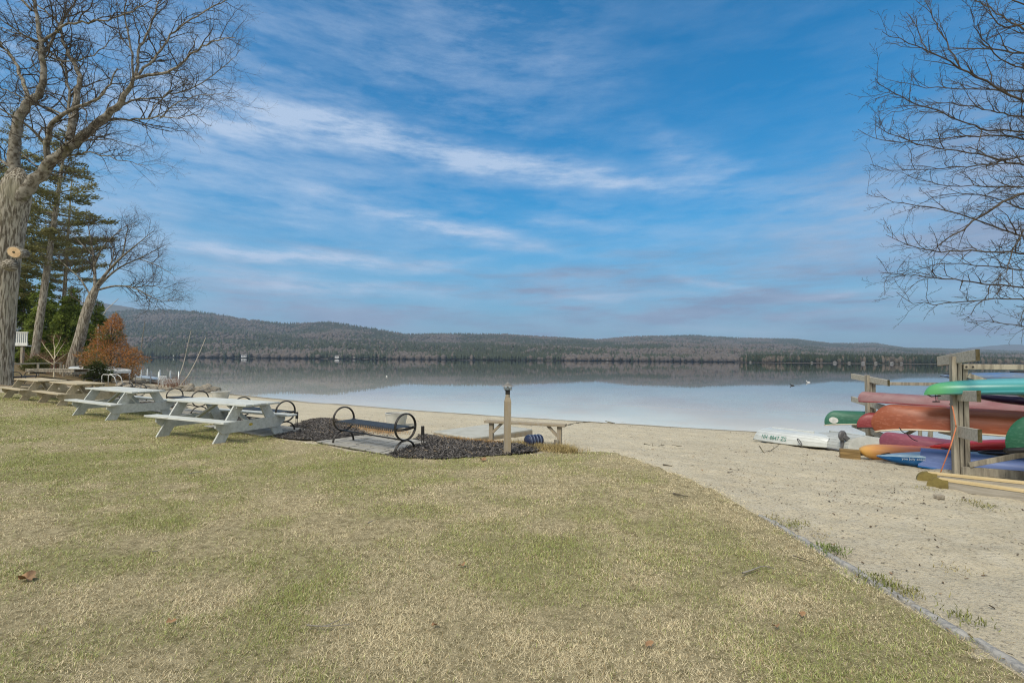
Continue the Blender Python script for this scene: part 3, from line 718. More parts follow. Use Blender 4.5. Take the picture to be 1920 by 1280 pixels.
# ------------------------------------------------------------------ benches
def make_bench():
    t_ = thing('ring_arm_bench', 'black metal bench with round arms nearest the lamp post', 'bench', group='backless ring arm benches facing the lake')
    Lb = 1.86
    for s in (-1, 1):
        mb = MB(); x = s*Lb/2
        pts = [(x, .235*math.cos(a), .455+.235*math.sin(a)) for a in np.linspace(0, 2*PI, 40, endpoint=False)]
        for dx in (-.014, .014): mb.tube([(q[0]+dx, q[1], q[2]) for q in pts], .014, 6, closed=True)
        mb.build('ring_arm', M['black_metal'], t_, True)
        mb = MB()
        pts = [(x, .235*math.cos(a), .215*math.sin(a)) for a in np.linspace(0, PI, 22)]
        for dx in (-.014, .014): mb.tube([(q[0]+dx, q[1], q[2]) for q in pts], .014, 6)
        mb.box((x, 0, .218), (.06, .07, .02), bev=.004)
        mb.build('arched_foot', M['black_metal'], t_, True)
        mb = MB(); pts = [(x-s*.03, y, .43-.028*(1-(y/.235)**2)) for y in np.linspace(-.228, .228, 11)]
        for dz in (-.012, .012): mb.tube([(q[0], q[1], q[2]+dz) for q in pts], .012, 6)
        for y in (-.22, .22): mb.tube([(x-s*.055, y, .43), (x+s*.02, y, .43)], .02, 8)
        mb.build('end_rail', M['black_metal'], t_, True)
    mb = MB(); n_ = 32
    prof = [(-.225, .395), (-.222, .425), (-.20, .442), (0, .438), (.20, .442), (.222, .425), (.225, .395)]
    for i in range(n_):
        x = -Lb/2+.05+(Lb-.10)*(i+.5)/n_; w = .019
        up = [(x+dx, y, z) for dx in (-w, w) for y, z in prof]; dn = [(x+dx, y*.985, z-.007) for dx in (-w, w) for y, z in prof]
        k = len(prof); vs = up+dn
        fs = [(j, j+1, k+j+1, k+j) for j in range(k-1)]+[(2*k+j+1, 2*k+j, 3*k+j, 3*k+j+1) for j in range(k-1)]
        fs += [(j+1, j, 2*k+j, 2*k+j+1) for j in range(k-1)]+[(k+j, k+j+1, 3*k+j+1, 3*k+j) for j in range(k-1)]+[(0, k, 3*k, 2*k), (2*k-1, k-1, 3*k-1, 4*k-1)]
        mb.add(vs, fs)
    for y in (-.15, .15): mb.tube([(-Lb/2+.03, y, .425), (Lb/2-.03, y, .425)], .012, 6)
    mb.build('slatted_seat', M['slat_metal'], t_)
    mb = MB(); mb.tube([(-Lb/2, 0, .215), (Lb/2, 0, .215)], .014, 8); mb.build('stretcher', M['black_metal'], t_, True)
    return t_
bench0 = make_bench()
ring_px = [((648, 767), (757, 778), 'black metal bench with round arms nearest the lamp post, alone on its stone pad'),
           ((460, 747.5), (531, 754), 'black ring arm bench just behind the nearest white picnic table'),
           ((326, 730), (378, 735), 'black ring arm bench behind the gap between the two white picnic tables'),
           ((230, 718), (271, 722), 'black ring arm bench behind the second white picnic table, in front of the rocks'),
           ((160, 709.7), (191, 713), 'black ring arm bench half hidden behind the right unpainted picnic table')]
bench_c = []
for i, (a, b_, lab) in enumerate(ring_px):
    pa, pb = on(*a, .69), on(*b_, .69); c_ = (pa+pb)/2; yaw = math.atan2(pb[1]-pa[1], pb[0]-pa[0])
    if i >= 3: yaw = R(-38)
    zc = g(c_[0], c_[1])+.035
    bench_c.append((c_[0], c_[1], yaw))
    if i == 0: bench0.location = (c_[0], c_[1], zc); bench0.rotation_euler = (0, 0, yaw)
    else: dup(bench0, (c_[0], c_[1], zc), yaw, lab)
c_ = on(36, 697, .69); dup(bench0, (c_[0]-.6, c_[1]+.8, g(c_[0], c_[1])+.0), R(-62), 'farthest black ring arm bench, its rings just showing beside the big trunk')
bench0['label'] = ring_px[0][2]

# ------------------------------------------------------------------ mulch bed, stone pads
padA = np.array([on(*q)[:2] for q in ((592, 831), (723, 855), (813, 832), (697, 817))])
def rect(c_, yaw, a, b_, off=0):
    u = np.array([math.cos(yaw), math.sin(yaw)]); v = np.array([-u[1], u[0]])
    p = np.array(c_[:2])+v*off
    return np.array([p-u*a-v*b_, p+u*a-v*b_, p+u*a+v*b_, p-u*a+v*b_])
pads = [padA]+[rect(b_[:2], b_[2], 1.35, .62, -.1) for b_ in bench_c[1:]]
bedpx = [(505, 817), (545, 800), (585, 787), (630, 787), (655, 798), (690, 815), (770, 828), (790, 815), (835, 823), (900, 829), (985, 836), (1020, 843), (1000, 851), (950, 856), (830, 864), (738, 860), (726, 853), (660, 840), (600, 829), (520, 824)]
beds = [np.array([on(*q)[:2] for q in bedpx])]
for i in range(1, 4):
    a, b_ = bench_c[i], bench_c[i+1]
    m_ = ((a[0]+b_[0])/2, (a[1]+b_[1])/2); beds.append(rect(m_, a[2], 1.35, .7, -.05))
mm = bpy.data.materials.new('dark_mulch'); mm.use_nodes = True; t = mm.node_tree; p = t.nodes['Principled BSDF']; p.inputs['Roughness'].default_value = .95; p.inputs['Specular IOR Level'].default_value = .1
tcn = N(t, 'ShaderNodeTexCoord'); ob = tcn.outputs['Object']
c = mixc(t, rng_n(t, tnoise(t, ob, 22, 6, .7), .38, .66), (.055, .05, .047), (.14, .13, .12)); L(t, c, p.inputs['Base Color'])
b = N(t, 'ShaderNodeBump'); b.inputs['Strength'].default_value = 1; b.inputs['Distance'].default_value = .05; L(t, tnoise(t, ob, 22, 6, .7), b.inputs['Height']); L(t, b.outputs[0], p.inputs['Normal'])
chips = []
for k_, bed in enumerate(beds):
    lo, hi_b = bed.min(0)-.1, bed.max(0)+.1
    bx, by = np.meshgrid(np.arange(lo[0], hi_b[0], .06), np.arange(lo[1], hi_b[1], .06)); shp = bx.shape; bx, by = bx.ravel(), by.ravel()
    wob = (fbm(bx*3, by*3, 19, 2)-.5)*.15
    ii = inside(bed, bx+wob, by+wob); e = segdist(bed, bx, by, True)
    bi = np.arange(bx.size).reshape(shp); bf = np.stack([bi[:-1, :-1], bi[:-1, 1:], bi[1:, 1:], bi[1:, :-1]], -1).reshape(-1, 4); bf = bf[ii[bf].all(1)]
    us = np.unique(bf); rm = -np.ones(bx.size, int); rm[us] = np.arange(len(us))
    bz = gz(bx[us], by[us])+.03+.05*np.clip(e[us]/.5, 0, 1)+.03*(fbm(bx[us]*5, by[us]*5, 2, 2)-.5)
    inpad = np.zeros(len(us), bool)
    for pd in pads: inpad |= inside(pd, bx[us], by[us])
    bz = np.where(inpad, gz(bx[us], by[us])-.03, bz)
    o = np_mesh('mulch_bed', np.stack([bx[us], by[us], bz], 1), [rm[bf]], mm, smooth=True); tag(o, kind='structure')
    nq = int(len(us)*(5 if k_ == 0 else 2)); pick = rng.integers(0, len(us), nq); pick = pick[~inpad[pick]]
    chips.append(np.stack([bx[us][pick]+rng.uniform(-.03, .03, len(pick)), by[us][pick]+rng.uniform(-.03, .03, len(pick)), bz[pick]+.008], 1))
def shards(name, P_, ln, wd, colr, lift=.5, material='litter'):
    n_ = len(P_); a = rng.uniform(0, 2*PI, n_); ti = rng.uniform(-lift, lift, n_)
    d = np.stack([np.cos(a)*np.cos(ti), np.sin(a)*np.cos(ti), np.sin(ti)], 1)*(ln/2)[:, None]
    w = np.stack([-np.sin(a), np.cos(a), rng.uniform(-lift, lift, n_)], 1)*(wd/2)[:, None]
    up = np.array([0, 0, 1.])*(np.abs(d[:, 2])+np.abs(w[:, 2]))[:, None]*.8
    vs = np.stack([P_-d-w*.5+up, P_+d-w*.6+up, P_+d*.9+w+up, P_-d*.8+w*.9+up], 1).reshape(-1, 3)
    b0 = np.arange(n_)*4
    return np_mesh(name, vs, [np.stack([b0, b0+1, b0+2, b0+3], 1)], M[material], cols=np.repeat(colr, 4, 0))
P_ = np.concatenate(chips); n_ = len(P_)
cc = np.array([.082, .075, .07])*rng.uniform(.4, 2.2, (n_, 1)); cc[rng.uniform(0, 1, n_) < .05] = (.22, .17, .11)
tag(shards('mulch_chips', P_, rng.uniform(.02, .07, n_), rng.uniform(.008, .022, n_), cc, .6), 'dark bark mulch chips in the bed around the benches', 'mulch', kind='stuff')
# paving: separate flat stones in each pad
pm = mat('paver_stone', (.37, .355, .315), .85, .2, noise=[(4, (1, 1, 1), (.28, .27, .24), .42, .66), (30, (1, 1, 1), (.36, .35, .32), .55, .75)], bump=(25, (1, 1, 1), .4, .004))
mossm = mat('mossy_joint', (.10, .115, .03), .95, .1, noise=(3, (1, 1, 1), (.06, .045, .03), .42, .6))
for k_, pd in enumerate(pads):
    e0, e1 = pd[1]-pd[0], pd[3]-pd[0]
    base_mb = MB(); zc = lambda q: g(q[0], q[1])
    rows = []
    for j in range(13): rows.append([(*(pd[0]+(pd[1]-pd[0])*i/12*(1-j/12)+(pd[2]-pd[3])*i/12*(j/12)+(pd[3]-pd[0])*j/12), 0) for i in range(13)])
    flat = np.array([q for r in rows for q in r]); fz = gz(flat[:, 0], flat[:, 1])+.028
    base_mb.grid([[(rows[j][i][0], rows[j][i][1], fz[j*13+i]) for i in range(13)] for j in range(13)])
    pad = base_mb.build('paver_pad', mossm); tag(pad, kind='structure')
    l0, l1 = np.linalg.norm(e0), np.linalg.norm(e1)
    n1 = max(4, int(l1/.24)); mb = MB()
    for j in range(n1):
        s0 = rng.uniform(-.2, 0); pos = s0
        while pos < l0:
            w_ = rng.uniform(.26, .5); a0, a1 = max(pos, 0)/l0, min(pos+w_, l0)/l0; pos += w_+.028
            if a1-a0 < .02 or rng.uniform() < .04: continue
            v0, v1 = (j+.06)/n1, (j+.94)/n1
            cr = [pd[0]+e0*a+e1*b__+(pd[2]-pd[3]-e0)*a*b__ for a, b__ in ((a0, v0), (a1, v0), (a1, v1), (a0, v1))]
            zt = [g(*q)+.042+rng.uniform(-.004, .004) for q in cr]
            vs = [(q[0], q[1], z) for q, z in zip(cr, zt)]+[(q[0], q[1], z-.03) for q, z in zip(cr, zt)]
            mb.add(vs, [(0, 1, 2, 3), (0, 4, 5, 1), (1, 5, 6, 2), (2, 6, 7, 3), (3, 7, 4, 0)])
    pv = fix_normals(mb.build('paving', pm)); tag(pv, kind='structure')

# ------------------------------------------------------------------ stakes, lamp, raft, plank bench, planters
def stake(px, py, label):
    q = on(px, py); t_ = thing('garden_stake', label, 'stake', (q[0], q[1], g(q[0], q[1])), R(20), 'dark garden stakes in the mulch')
    mb = MB()
    for s in (-1, 1): mb.box((s*.018, 0, .19), (.014, .02, .46))
    mb.build('prongs', M['black_metal'], t_)
    mb = MB(); mb.box((0, 0, .335), (.062, .05, .16), bev=.006); mb.build('sleeve', M['black_metal'], t_)
stake(556, 804, 'short black stake at the end of the bench behind the white table')
stake(792, 839, 'short black two pronged stake right of the nearest ring arm bench')
q = on(951, 853)
lp = thing('lamp_post', 'short tan wooden lamp post with tiered cap lantern at the lawn edge', 'lamp post', (q[0], q[1], q[2]), R(8))
Hs = .98
mb = MB(); w = .058
def sq(h, z): return [(-h, -h, z), (h, -h, z), (h, h, z), (-h, h, z)]
mb.grid([sq(w, -.1), sq(w, Hs-.02), sq(w-.005, Hs), sq(.042, Hs+.05), sq(.041, Hs+.06)], wrap=True); mb.build('post', M['post_wood'], lp)
mb = MB(); mb.lathe([(.04, Hs+.06), (.04, Hs+.11)], 16); mb.build('neck', M['post_wood'], lp, False)
mb = MB(); mb.lathe([(.043, Hs+.11), (.043, Hs+.175), (.055, Hs+.178), (.055, Hs+.186)], 18); mb.build('collar', M['black_metal'], lp)
lant = MB(); lant.lathe([(.074, Hs+.186), (.074, Hs+.25)], 20); lant_o = lant.build('lantern_glass', M['glass'], lp, True)
mb = MB()
for k_ in range(4):
    a = k_*PI/2+.5; mb.tube([(.079*math.cos(a), .079*math.sin(a), Hs+.184), (.079*math.cos(a), .079*math.sin(a), Hs+.255)], .005, 6)
pts = [(.08*math.cos(a), .08*math.sin(a), Hs+.215) for a in np.linspace(0, 2*PI, 20, endpoint=False)]
mb.tube(pts, .005, 6, closed=True)
mb.lathe([(.022, Hs+.187), (.022, Hs+.235), (.012, Hs+.24)], 12); mb.build('lantern_cage', M['alu'], lp)
mb = MB(); mb.lathe([(.112, Hs+.250), (.112, Hs+.256), (.070, Hs+.274), (.078, Hs+.278), (.045, Hs+.296), (.05, Hs+.30), (.012, Hs+.318), (.008, Hs+.33)], 24); mb.build('cap', M['alu_dark'], lp, False)
# swim raft drawn up on the sand
zr = .70
cr = []
for px, py in ((806, 808), (889, 820), (1012, 801), (914, 797)):
    d = ray(px, py); tt = (zr-CAM[2])/d[2]; cr.append((CAM+d*tt)[:2])
cr = np.array(cr); cen = cr.mean(0)
yaw = math.atan2(*(cr[2]-cr[1])[::-1]); l_ = np.linalg.norm(cr[2]-cr[1])*.5+np.linalg.norm(cr[3]-cr[0])*.5; w_ = np.linalg.norm(cr[1]-cr[0])*.5+np.linalg.norm(cr[2]-cr[3])*.5
raft = thing('swim_raft', 'grey decked wooden swim raft lying on the sand by the plank bench', 'raft', (cen[0], cen[1], zr), yaw)
mb = MB(); mb.box((0, 0, -.02), (l_, w_, .04), bev=.008); mb.build('deck', M['deck'], raft)
for s in (-1, 1):
    mb = MB()
    for k_ in range(2): mb.box((0, s*(w_/2-.02), -.085-k_*.105), (l_+.03*k_, .045, .098), bev=.004)
    mb.build('side_plank', M['post_wood'], raft)
    mb = MB(); mb.box((s*(l_/2-.02), 0, -.135), (.04, w_-.1, .19)); mb.build('end_plank', M['post_wood'], raft)
mb = MB(); mb.box((.1, -w_/2-.12, -.30), (l_*.82, .16, .14), bev=.006); mb.build('skid', M['post_wood'], raft)
bq = on(1001, 826, .12)
brl = thing('float_barrel', 'dark blue float barrel with pale bands under the raft corner', 'barrel', (bq[0], bq[1], g(bq[0], bq[1])+.12), yaw-.35)
prof = [(.0, -.17), (.11, -.17), (.12, -.15)]
mb = MB()
for i in range(14):
    z = -.15+.30*i/13; mb_r = .122+.006*math.sin(i*1.7); prof.append((mb_r, z))
prof += [(.11, .17), (0, .17)]
mb.lathe(prof, 22); o = mb.build('shell', M['blue_barrel'], brl, True); o.rotation_euler = (0, PI/2, 0)
for z in (-.11, -.04, .035, .105):
    mb = MB(); mb.lathe([(.126, z-.012), (.131, z-.008), (.131, z+.008), (.126, z+.012)], 22); o = mb.build('band', M['band'], brl, True); o.rotation_euler = (0, PI/2, 0)
# plank bench
a, b_ = on(911, 790, .44), on(1061, 798.5, .44); yaw = math.atan2(b_[1]-a[1], b_[0]-a[0]); l_ = float(np.hypot(*(b_-a)[:2])); c_ = (a+b_)/2; zg_ = g(c_[0], c_[1])
pb = thing('plank_bench', 'simple tan plank bench on two braced posts behind the lamp post', 'bench', (c_[0], c_[1], zg_), yaw)
mb = MB()
for s in (-1, 1): mb.box((0, s*.052, .452), (l_, .096, .048), bev=.004)
mb.build('plank', M['post_wood'], pb)
for s in (-1, 1):
    mb = MB(); mb.box((s*(l_/2-.13), 0, .14), (.085, .085, .59)); mb.build('leg', M['post_wood'], pb)
    mb = MB(); mb.beam((s*(l_/2-.17), -.02, .23), (s*(l_/2-.37), -.02, .43), .05, .05, up=(0, 1, 0)); mb.build('brace', M['post_wood'], pb)
mb = MB(); mb.box((l_/2-.17, -.10, .02), (.09, .05, .30)); mb.build('stub_post', M['grey_wood'], pb)
# planters
def planter(px0, px1, ytop, ybase, label):
    q = on((px0+px1)/2, ybase); d = q[1]; r = (px1-px0)/2/FPX*d; h = (ybase-ytop)/FPX*d*.95
    t_ = thing('planter_tub', label, 'planter', (q[0], q[1], q[2]), 0, 'round whitewashed planter tubs on the beach')
    mb = MB(); n_ = 28
    rows = []
    for rr, z in ((r*.74, -.03), (r*.78, 0), (r*.98, h*.93), (r*1.02, h*.94), (r*1.02, h), (r*.92, h), (r*.90, h*.85)):
        rows.append([(rr*math.cos(2*PI*j/n_), rr*math.sin(2*PI*j/n_), z) for j in range(n_)])
    mb.grid(rows, wrap=True); mb.build('tub', M['concrete'], t_, False)
    mb = MB(); mb.lathe([(r*.90, h*.80), (r*.5, h*.90), (r*.1, h*.93)], 20); mb.build('soil', M['soil'], t_, True)
planter(398, 429, 733, 748, 'pale round planter tub at the back of the beach near the rocks')
planter(722, 764, 773, 796, 'pale round planter tub behind the nearest ring arm bench')
# granite edging along the lawn
e0, e1 = on(1426, 969), on(1935, 1270); dv = (e1-e0)[:2]; ll = np.linalg.norm(dv); yaw = math.atan2(dv[1], dv[0]); pos = 0.0; k_ = 0
while pos < ll:
    w_ = rng.uniform(.20, .42); q = e0[:2]+dv*(pos+w_/2)/ll; wd_ = rng.uniform(.050, .072)
    mb = MB(); rows = []
    ns = 6
    for i in range(ns+1):
        x = -w_/2+w_*i/ns; tp = .85 if i in (0, ns) else 1
        rows.append([(x, y*tp*wd_/.1+rng.uniform(-.004, .004), z*tp+rng.uniform(-.004, .004)) for y, z in ((-.05, -.06), (-.049, .004), (-.041, .013), (.0, .015), (.041, .013), (.049, .004), (.05, -.06))])
    mb.grid(rows); mb.add(rows[0], [tuple(range(7))]); mb.add(rows[-1], [tuple(range(7))[::-1]])
    o = fix_normals(mb.build('edging_stone', M['granite'], None, True))
    o.location = (q[0]+rng.uniform(-.012, .012), q[1], g(q[0], q[1])+.018); o.rotation_euler = (rng.uniform(-.06, .06), rng.uniform(-.03, .03), yaw+rng.uniform(-.09, .09))
    tag(o, 'narrow grey granite edging stone between lawn and sand', 'edging stone', 'granite edging stones along the lawn')
    pos += w_+rng.uniform(.008, .03)
# ------------------------------------------------------------------ boats
def frame3(o, A, B, zoff=0.0, roll=0.0):
    """put local +x along A->B with local origin of x at A"""
    A, B = Vector(A), Vector(B); x = (B-A).normalized(); y = Vector((0, 0, 1)).cross(x).normalized(); z = x.cross(y)
    m = Matrix((x, y, z)).transposed()
    o.location = A+z*zoff; o.rotation_euler = (m @ Matrix.Rotation(roll, 3, 'X')).to_euler()
def canoe(label, Lc, Bm, H, hull, trim, dip=.14, pull=.34, group='overturned canoes stored on the timber racks', kick=.05, square=False, pw=(.72, .80), tr=.017):
    """overturned: gunwale plane z=0, keel up; left tip at x=0"""
    t_ = thing('canoe', label, 'canoe', group=group)
    nt_, nw = 49, 11
    def b_(t):
        a = abs(t)
        if square and t < 0: return Bm/2*(1-.35*a**3)
        return Bm/2*max(0, 1-a**2.3)**.8
    rows = []; gl = [[], []]
    for i in range(nt_):
        t = -1+2*i/(nt_-1); a = abs(t); t = math.copysign(1-(1-a)**1.35, t); a = abs(t)
        zg = -dip*a**5*(0 if square and t < 0 else 1); zk = H*(1-.03*a**2); bb = b_(t); row = []
        for j in range(2*nw-1):
            s = -1 if j < nw-1 else (1 if j > nw-1 else 0); q = abs(j-(nw-1))/(nw-1)
            ph = q*PI/2; yy = bb*math.sin(ph)**pw[0]; w = max(0, math.cos(ph))**pw[1]
            flat = 1-.10*q*q
            z = zg+(zk-zg)*w
            px = pull*(1-math.sqrt(max(0, 1-max(0, (w-.12)/.88)**2)))*a**9 + kick*(max(0, .45-w)/.45)**2*a**14
            if square and t < 0: px = .05*w*a**14
            x = t*Lc/2-math.copysign(px, t)
            row.append((x+Lc/2, s*yy, z))
        rows.append(row); gl[0].append(row[0]); gl[1].append(row[-1])
    mb = MB(); mb.grid(rows)
    if square: mb.add(rows[0], [tuple(range(len(rows[0])))])
    h = fix_normals(mb.build('hull', hull, t_, True))
    for k in (0, 1):
        mb = MB(); mb.tube(gl[k], tr, 6); mb.build('gunwale', trim, t_, True)
    for x in (.22, .5, .78):
        w = b_(2*x-1)
        mb = MB(); mb.box((x*Lc, 0, .02), (.07, 2*w-.02, .025)); mb.build('thwart', M['old_wood'], t_)
    return t_, rows
def kayak(label, Lk, Bm, hull, deck, height=.20, crown=.12, up=.10, cockpit=True, group='kayaks stored at the timber racks', blunt=.85, full=3.2, cf=2, ce=.75):
    """upright; seam plane z=0; left tip at x=0"""
    t_ = thing('kayak', label, 'kayak', group=group)
    nt_, nw = 41, 9; hr, dr = [], []
    for i in range(nt_):
        t = -1+2*i/(nt_-1); a = abs(t); t = math.copysign(1-(1-a)**1.4, t); a = abs(t)
        bb = Bm/2*max(0, 1-a**2)**blunt; zs = up*a**4; zk = zs-height*max(0, 1-a**full)**.8; zd = zs+crown*max(0, 1-a**cf)**ce
        def arc(zt, n_):
            r = []
            for j in range(2*n_-1):
                q = (j-(n_-1))/(n_-1); ph = abs(q)*PI/2
                r.append((t*Lk/2+Lk/2, math.copysign(bb*math.sin(ph)**.75, q), zs+(zt-zs)*math.cos(ph)**.85))
            return r
        hr.append(arc(zk, nw)); dr.append(arc(zd, nw))
    mb = MB(); mb.grid(hr); fix_normals(mb.build('hull', hull, t_, True))
    mb = MB(); mb.grid(dr); fix_normals(mb.build('deck', deck, t_, True))
    if cockpit:
        pts = [(Lk*.52+.42*math.cos(a), Bm*.30*math.sin(a), crown*(1-.35*abs(math.cos(a))*.3)+.015) for a in np.linspace(0, 2*PI, 28, endpoint=False)]
        mb = MB(); mb.tube(pts, .022, 6, closed=True); mb.build('cockpit_rim', M['black_plastic'], t_, True)
        mb = MB(); mb.add([(p_[0], p_[1], p_[2]-.004) for p_ in pts], [tuple(range(28))]); mb.build('cockpit_dark', M['black_plastic'], t_)  # flat black sheet standing in for the shaded cockpit opening
    for x, s in ((.0, -1), (Lk, 1)):
        mb = MB(); mb.tube([(x-s*.22, 0, up*.6+.05), (x-s*.10, 0, up+.03), (x-s*.02, 0, up-.02)], .010, 6); mb.build('carry_handle', M['black_plastic'], t_, True)
    return t_, hr
def dinghy(label, Ld, Bm, H, hull, strakes=5, group='overturned white dinghies on the sand'):
    """overturned, square stern at x=0, gunwale z=0"""
    t_ = thing('dinghy', label, 'rowing boat', group=group)
    rows = []; nt_ = 30
    prof = []
    for k in range(strakes):
        a0, a1 = k/strakes, (k+1)/strakes
        prof += [(a0, .0), (a1-.015, .0), (a1, 1.0)]
    prof = [(a, s) for a, s in prof]
    rim = []
    for i in range(nt_):
        t = i/(nt_-1); tt = 1-(1-t)**1.25
        bb = Bm/2*(.84+.16*math.sin(PI*min(1, tt*1.15)))*max(0, 1-tt**3.2)**.62; H_ = H*(1-.16*tt**2-.30*tt**8); row = []
        def pt(a, s):
            # a 0 at gunwale .. 1 at keel
            ph = a*PI/2; st = .015*(1 if s == 0 else 0)
            return (bb*max(0, math.cos(ph)**.62)-(.0 if s == 0 else .012)*min(1, bb*4), H_*math.sin(ph)**.82)
        pr = [pt(a, s) for a, s in prof]
        x = Ld*tt
        left = [(x-.10*(z/H)*(1-tt)-(-.10)*(z/H)*(1-tt)*0, -y, z) for y, z in pr]; right = [(p_[0], -p_[1], p_[2]) for p_ in left][::-1]
        row = left+[(left[-1][0], 0, H_+.004)]+right
        rows.append([(p_[0]+.10*(p_[2]/H)*(1-tt)*2, p_[1], p_[2]) for p_ in row]); rim.append((rows[-1][0], rows[-1][-1]))
    mb = MB(); mb.grid(rows); h = fix_normals(mb.build('hull', hull, t_, False))
    mb = MB(); mb.add(rows[0], [tuple(range(len(rows[0])))]); mb.build('transom', hull, t_)
    for k in (0, 1):
        mb = MB(); mb.tube([r[k] for r in rim], .022, 6); mb.build('gunwale', M['old_white_hull'] if hull is M['white_hull'] else M['grey_plastic'], t_, True)
    mb = MB(); mb.box((Ld*.40, 0, H*.97), (Ld*.62, .05, .06), bev=.01); mb.build('keel', hull, t_)
    return t_, h
def letter(text, size, hull_obj, parent, org, u, vdir, nrm, m, name):
    """lettering laid on a hull: org + u*x + v*y, dropped on to the hull along -nrm"""
    cu_ = bpy.data.curves.new(name, 'FONT'); cu_.body = text; cu_.size = size; cu_.resolution_u = 2
    tmp = bpy.data.objects.new(name, cu_); me = bpy.data.meshes.new_from_object(tmp); bpy.data.objects.remove(tmp)
    bv = BVHTree.FromPolygons([v.co.copy() for v in hull_obj.data.vertices], [list(p_.vertices) for p_ in hull_obj.data.polygons])
    org, u, vdir, nrm = Vector(org), Vector(u).normalized(), Vector(vdir).normalized(), Vector(nrm).normalized()
    for v in me.vertices:
        p0 = org+u*v.co.x+vdir*v.co.y
        hit = bv.ray_cast(p0+nrm*1.0, -nrm)
        v.co = (hit[0] if hit[0] is not None else p0)+nrm*.011
    me.materials.clear(); return link_mesh(name, me, m, parent)

P1 = on(1803, 891); P2 = on(1634, 835); d1, d2 = P1[1], P2[1]
print('P1', P1, 'P2', P2)
ax1 = V(.89, -.455, 0); ar1 = V(-.455, -.89, 0); ax2 = V(.98, -.2, 0); ar2 = V(-.2, -.98, 0)
def rack(P, ax, ar, arm_px, post_px, top_py, rail_py, La, tilt, span, label, braces):
    yaw = math.atan2(ax[1], ax[0])
    t_ = thing('boat_rack', label, 'boat rack', (P[0], P[1], P[2]), yaw, 'timber boat racks on the beach')
    ztop = at(post_px, top_py, P[1])[2]-P[2]
    for k in (0, 1):
        off = k*span; gzk = g(P[0]+ax[0]*off, P[1]+ax[1]*off)-P[2]
        mb = MB()
        for dx, dy, wx in ((-.072, 0, .068), (.0, .012, .05), (.066, 0, .062)):
            h_ = ztop-(0 if dx < 0 else .10 if dx == 0 else .13)
            mb.box((off+dx, dy, (h_+gzk-.3)/2), (wx, .14, h_-gzk+.3), bev=.004)
        mb.build('post', M['grey_wood'], t_)
        for apx, apy, hh in arm_px:
            z = at(apx, apy, P[1])[2]-P[2]
            mb = MB(); mb.beam((off-.03, -La, z-tilt*La), (off-.03, La, z+tilt*La), .045, hh, bev=.006)
            o = mb.build('arm', M['arm_wood'], t_)
            mb = MB()
            for s in (-1, 1): mb.box((off-.03, s*(La+.003), z+s*tilt*La), (.047, .012, hh+.002))
            mb.build('end_grain', M['end_wood'], o)
    zr = at(post_px, rail_py, P[1])[2]-P[2]
    mb = MB(); mb.beam((.03, -.10, zr), (span, -.10, zr), .045, .085, bev=.004)
    o = mb.build('rail', M['grey_wood'], t_)
    mb = MB()
    for x in (.06, .14): mb.tube([(x, -.12, zr), (x, -.135, zr)], .014, 8)
    mb.build('bolt', M['black_metal'], o)
    for (x0, z0, x1, z1) in braces:
        mb = MB(); mb.beam((x0, -.12, z0), (x1, -.12, z1), .045, .08, bev=.004); mb.build('brace', M['grey_wood'], t_)
    mb = MB(); mb.beam((-.02, -.10, .10), (span, -.10, .12), .05, .13, bev=.004); mb.build('ground_rail', M['grey_wood'], t_)
    return t_
zz_ = lambda py: at(1805, py, d1)[2]-P1[2]
rack(P1, ax1, ar1, [(1803, 672, .17), (1803, 742, .17), (1807, 809, .19)], 1797, 668, 687, .88, -.055, 3.4, 'grey timber boat rack nearest the camera at the right edge',
     [(.08, zz_(703), 1.35, zz_(762)-.05), (.06, zz_(868), .85, zz_(836))])
zy_ = lambda py: at(1636, py, d2)[2]-P2[2]
rack(P2, ax2, ar2, [(1636, 711, .15), (1636, 757, .15), (1636, 808, .15)], 1633, 703, 718, .93, .06, 4.0, 'grey timber boat rack farther back toward the lake', [(.5, zy_(822), 1.1, zy_(795))])

def put(o, A, B, zoff=0.0, roll=0.0):
    frame3(o, at(*A), at(*B), zoff, roll)
def ends(px, py, Y, ax, dist, drop=0.0):
    A = at(px, py, Y); return A, A+ax*dist+V(0, 0, -drop)
# canoes
o, _ = canoe('faded orange canoe with cream gunwale upside down on the front rack', 4.7, .88, .385, M['orange'], M['vinyl'], dip=.15, pull=.36, kick=.08)
frame3(o, *ends(1631, 793, d1+.95, ax1, 2, .05))
o, _ = canoe('deep green canoe end with black trim, nearest the camera at the right edge', 4.6, .88, .44, M['green2'], M['black_trim'], dip=.13, pull=.36, kick=.02, tr=.045)
A, B = ends(1883, 828, d1-.70, ax1, 2, .0); frame3(o, A, B)
mb = MB()
o, rows = canoe('green canoe with a pale oval sticker jutting out left of the back rack', 4.6, .86, .33, M['green'], M['vinyl'], dip=.10, pull=.30, kick=.02)
frame3(o, *ends(1545, 790, d2+.75, ax2, 2, .02))
hull_o = [c for c in o.children if c.name.startswith('hull')][0]
bv = BVHTree.FromPolygons([v.co.copy() for v in hull_o.data.vertices], [list(p_.vertices) for p_ in hull_o.data.polygons])
ov = []
for a in np.linspace(0, 2*PI, 24, endpoint=False):
    x, z = .20+.10*math.cos(a), .06+.085*math.sin(a); h = bv.ray_cast(Vector((x, -1, z)), Vector((0, 1, 0))); ov.append((x, (h[0].y if h[0] else -.1)-.006, z))
mb = MB(); mb.add(ov+[(.20, np.mean([q[1] for q in ov])-.003, .06)], [(i, (i+1) % 24, 24) for i in range(24)]); mb.build('oval_sticker', M['oval'], o)
o, _ = canoe('dark red canoe whose bow shows just left of the orange one', 4.7, .84, .34, M['red'], M['black_trim'], dip=.08, pull=.36, kick=-.02)
frame3(o, *ends(1606, 796, d2-.5, ax2, 2, .05))
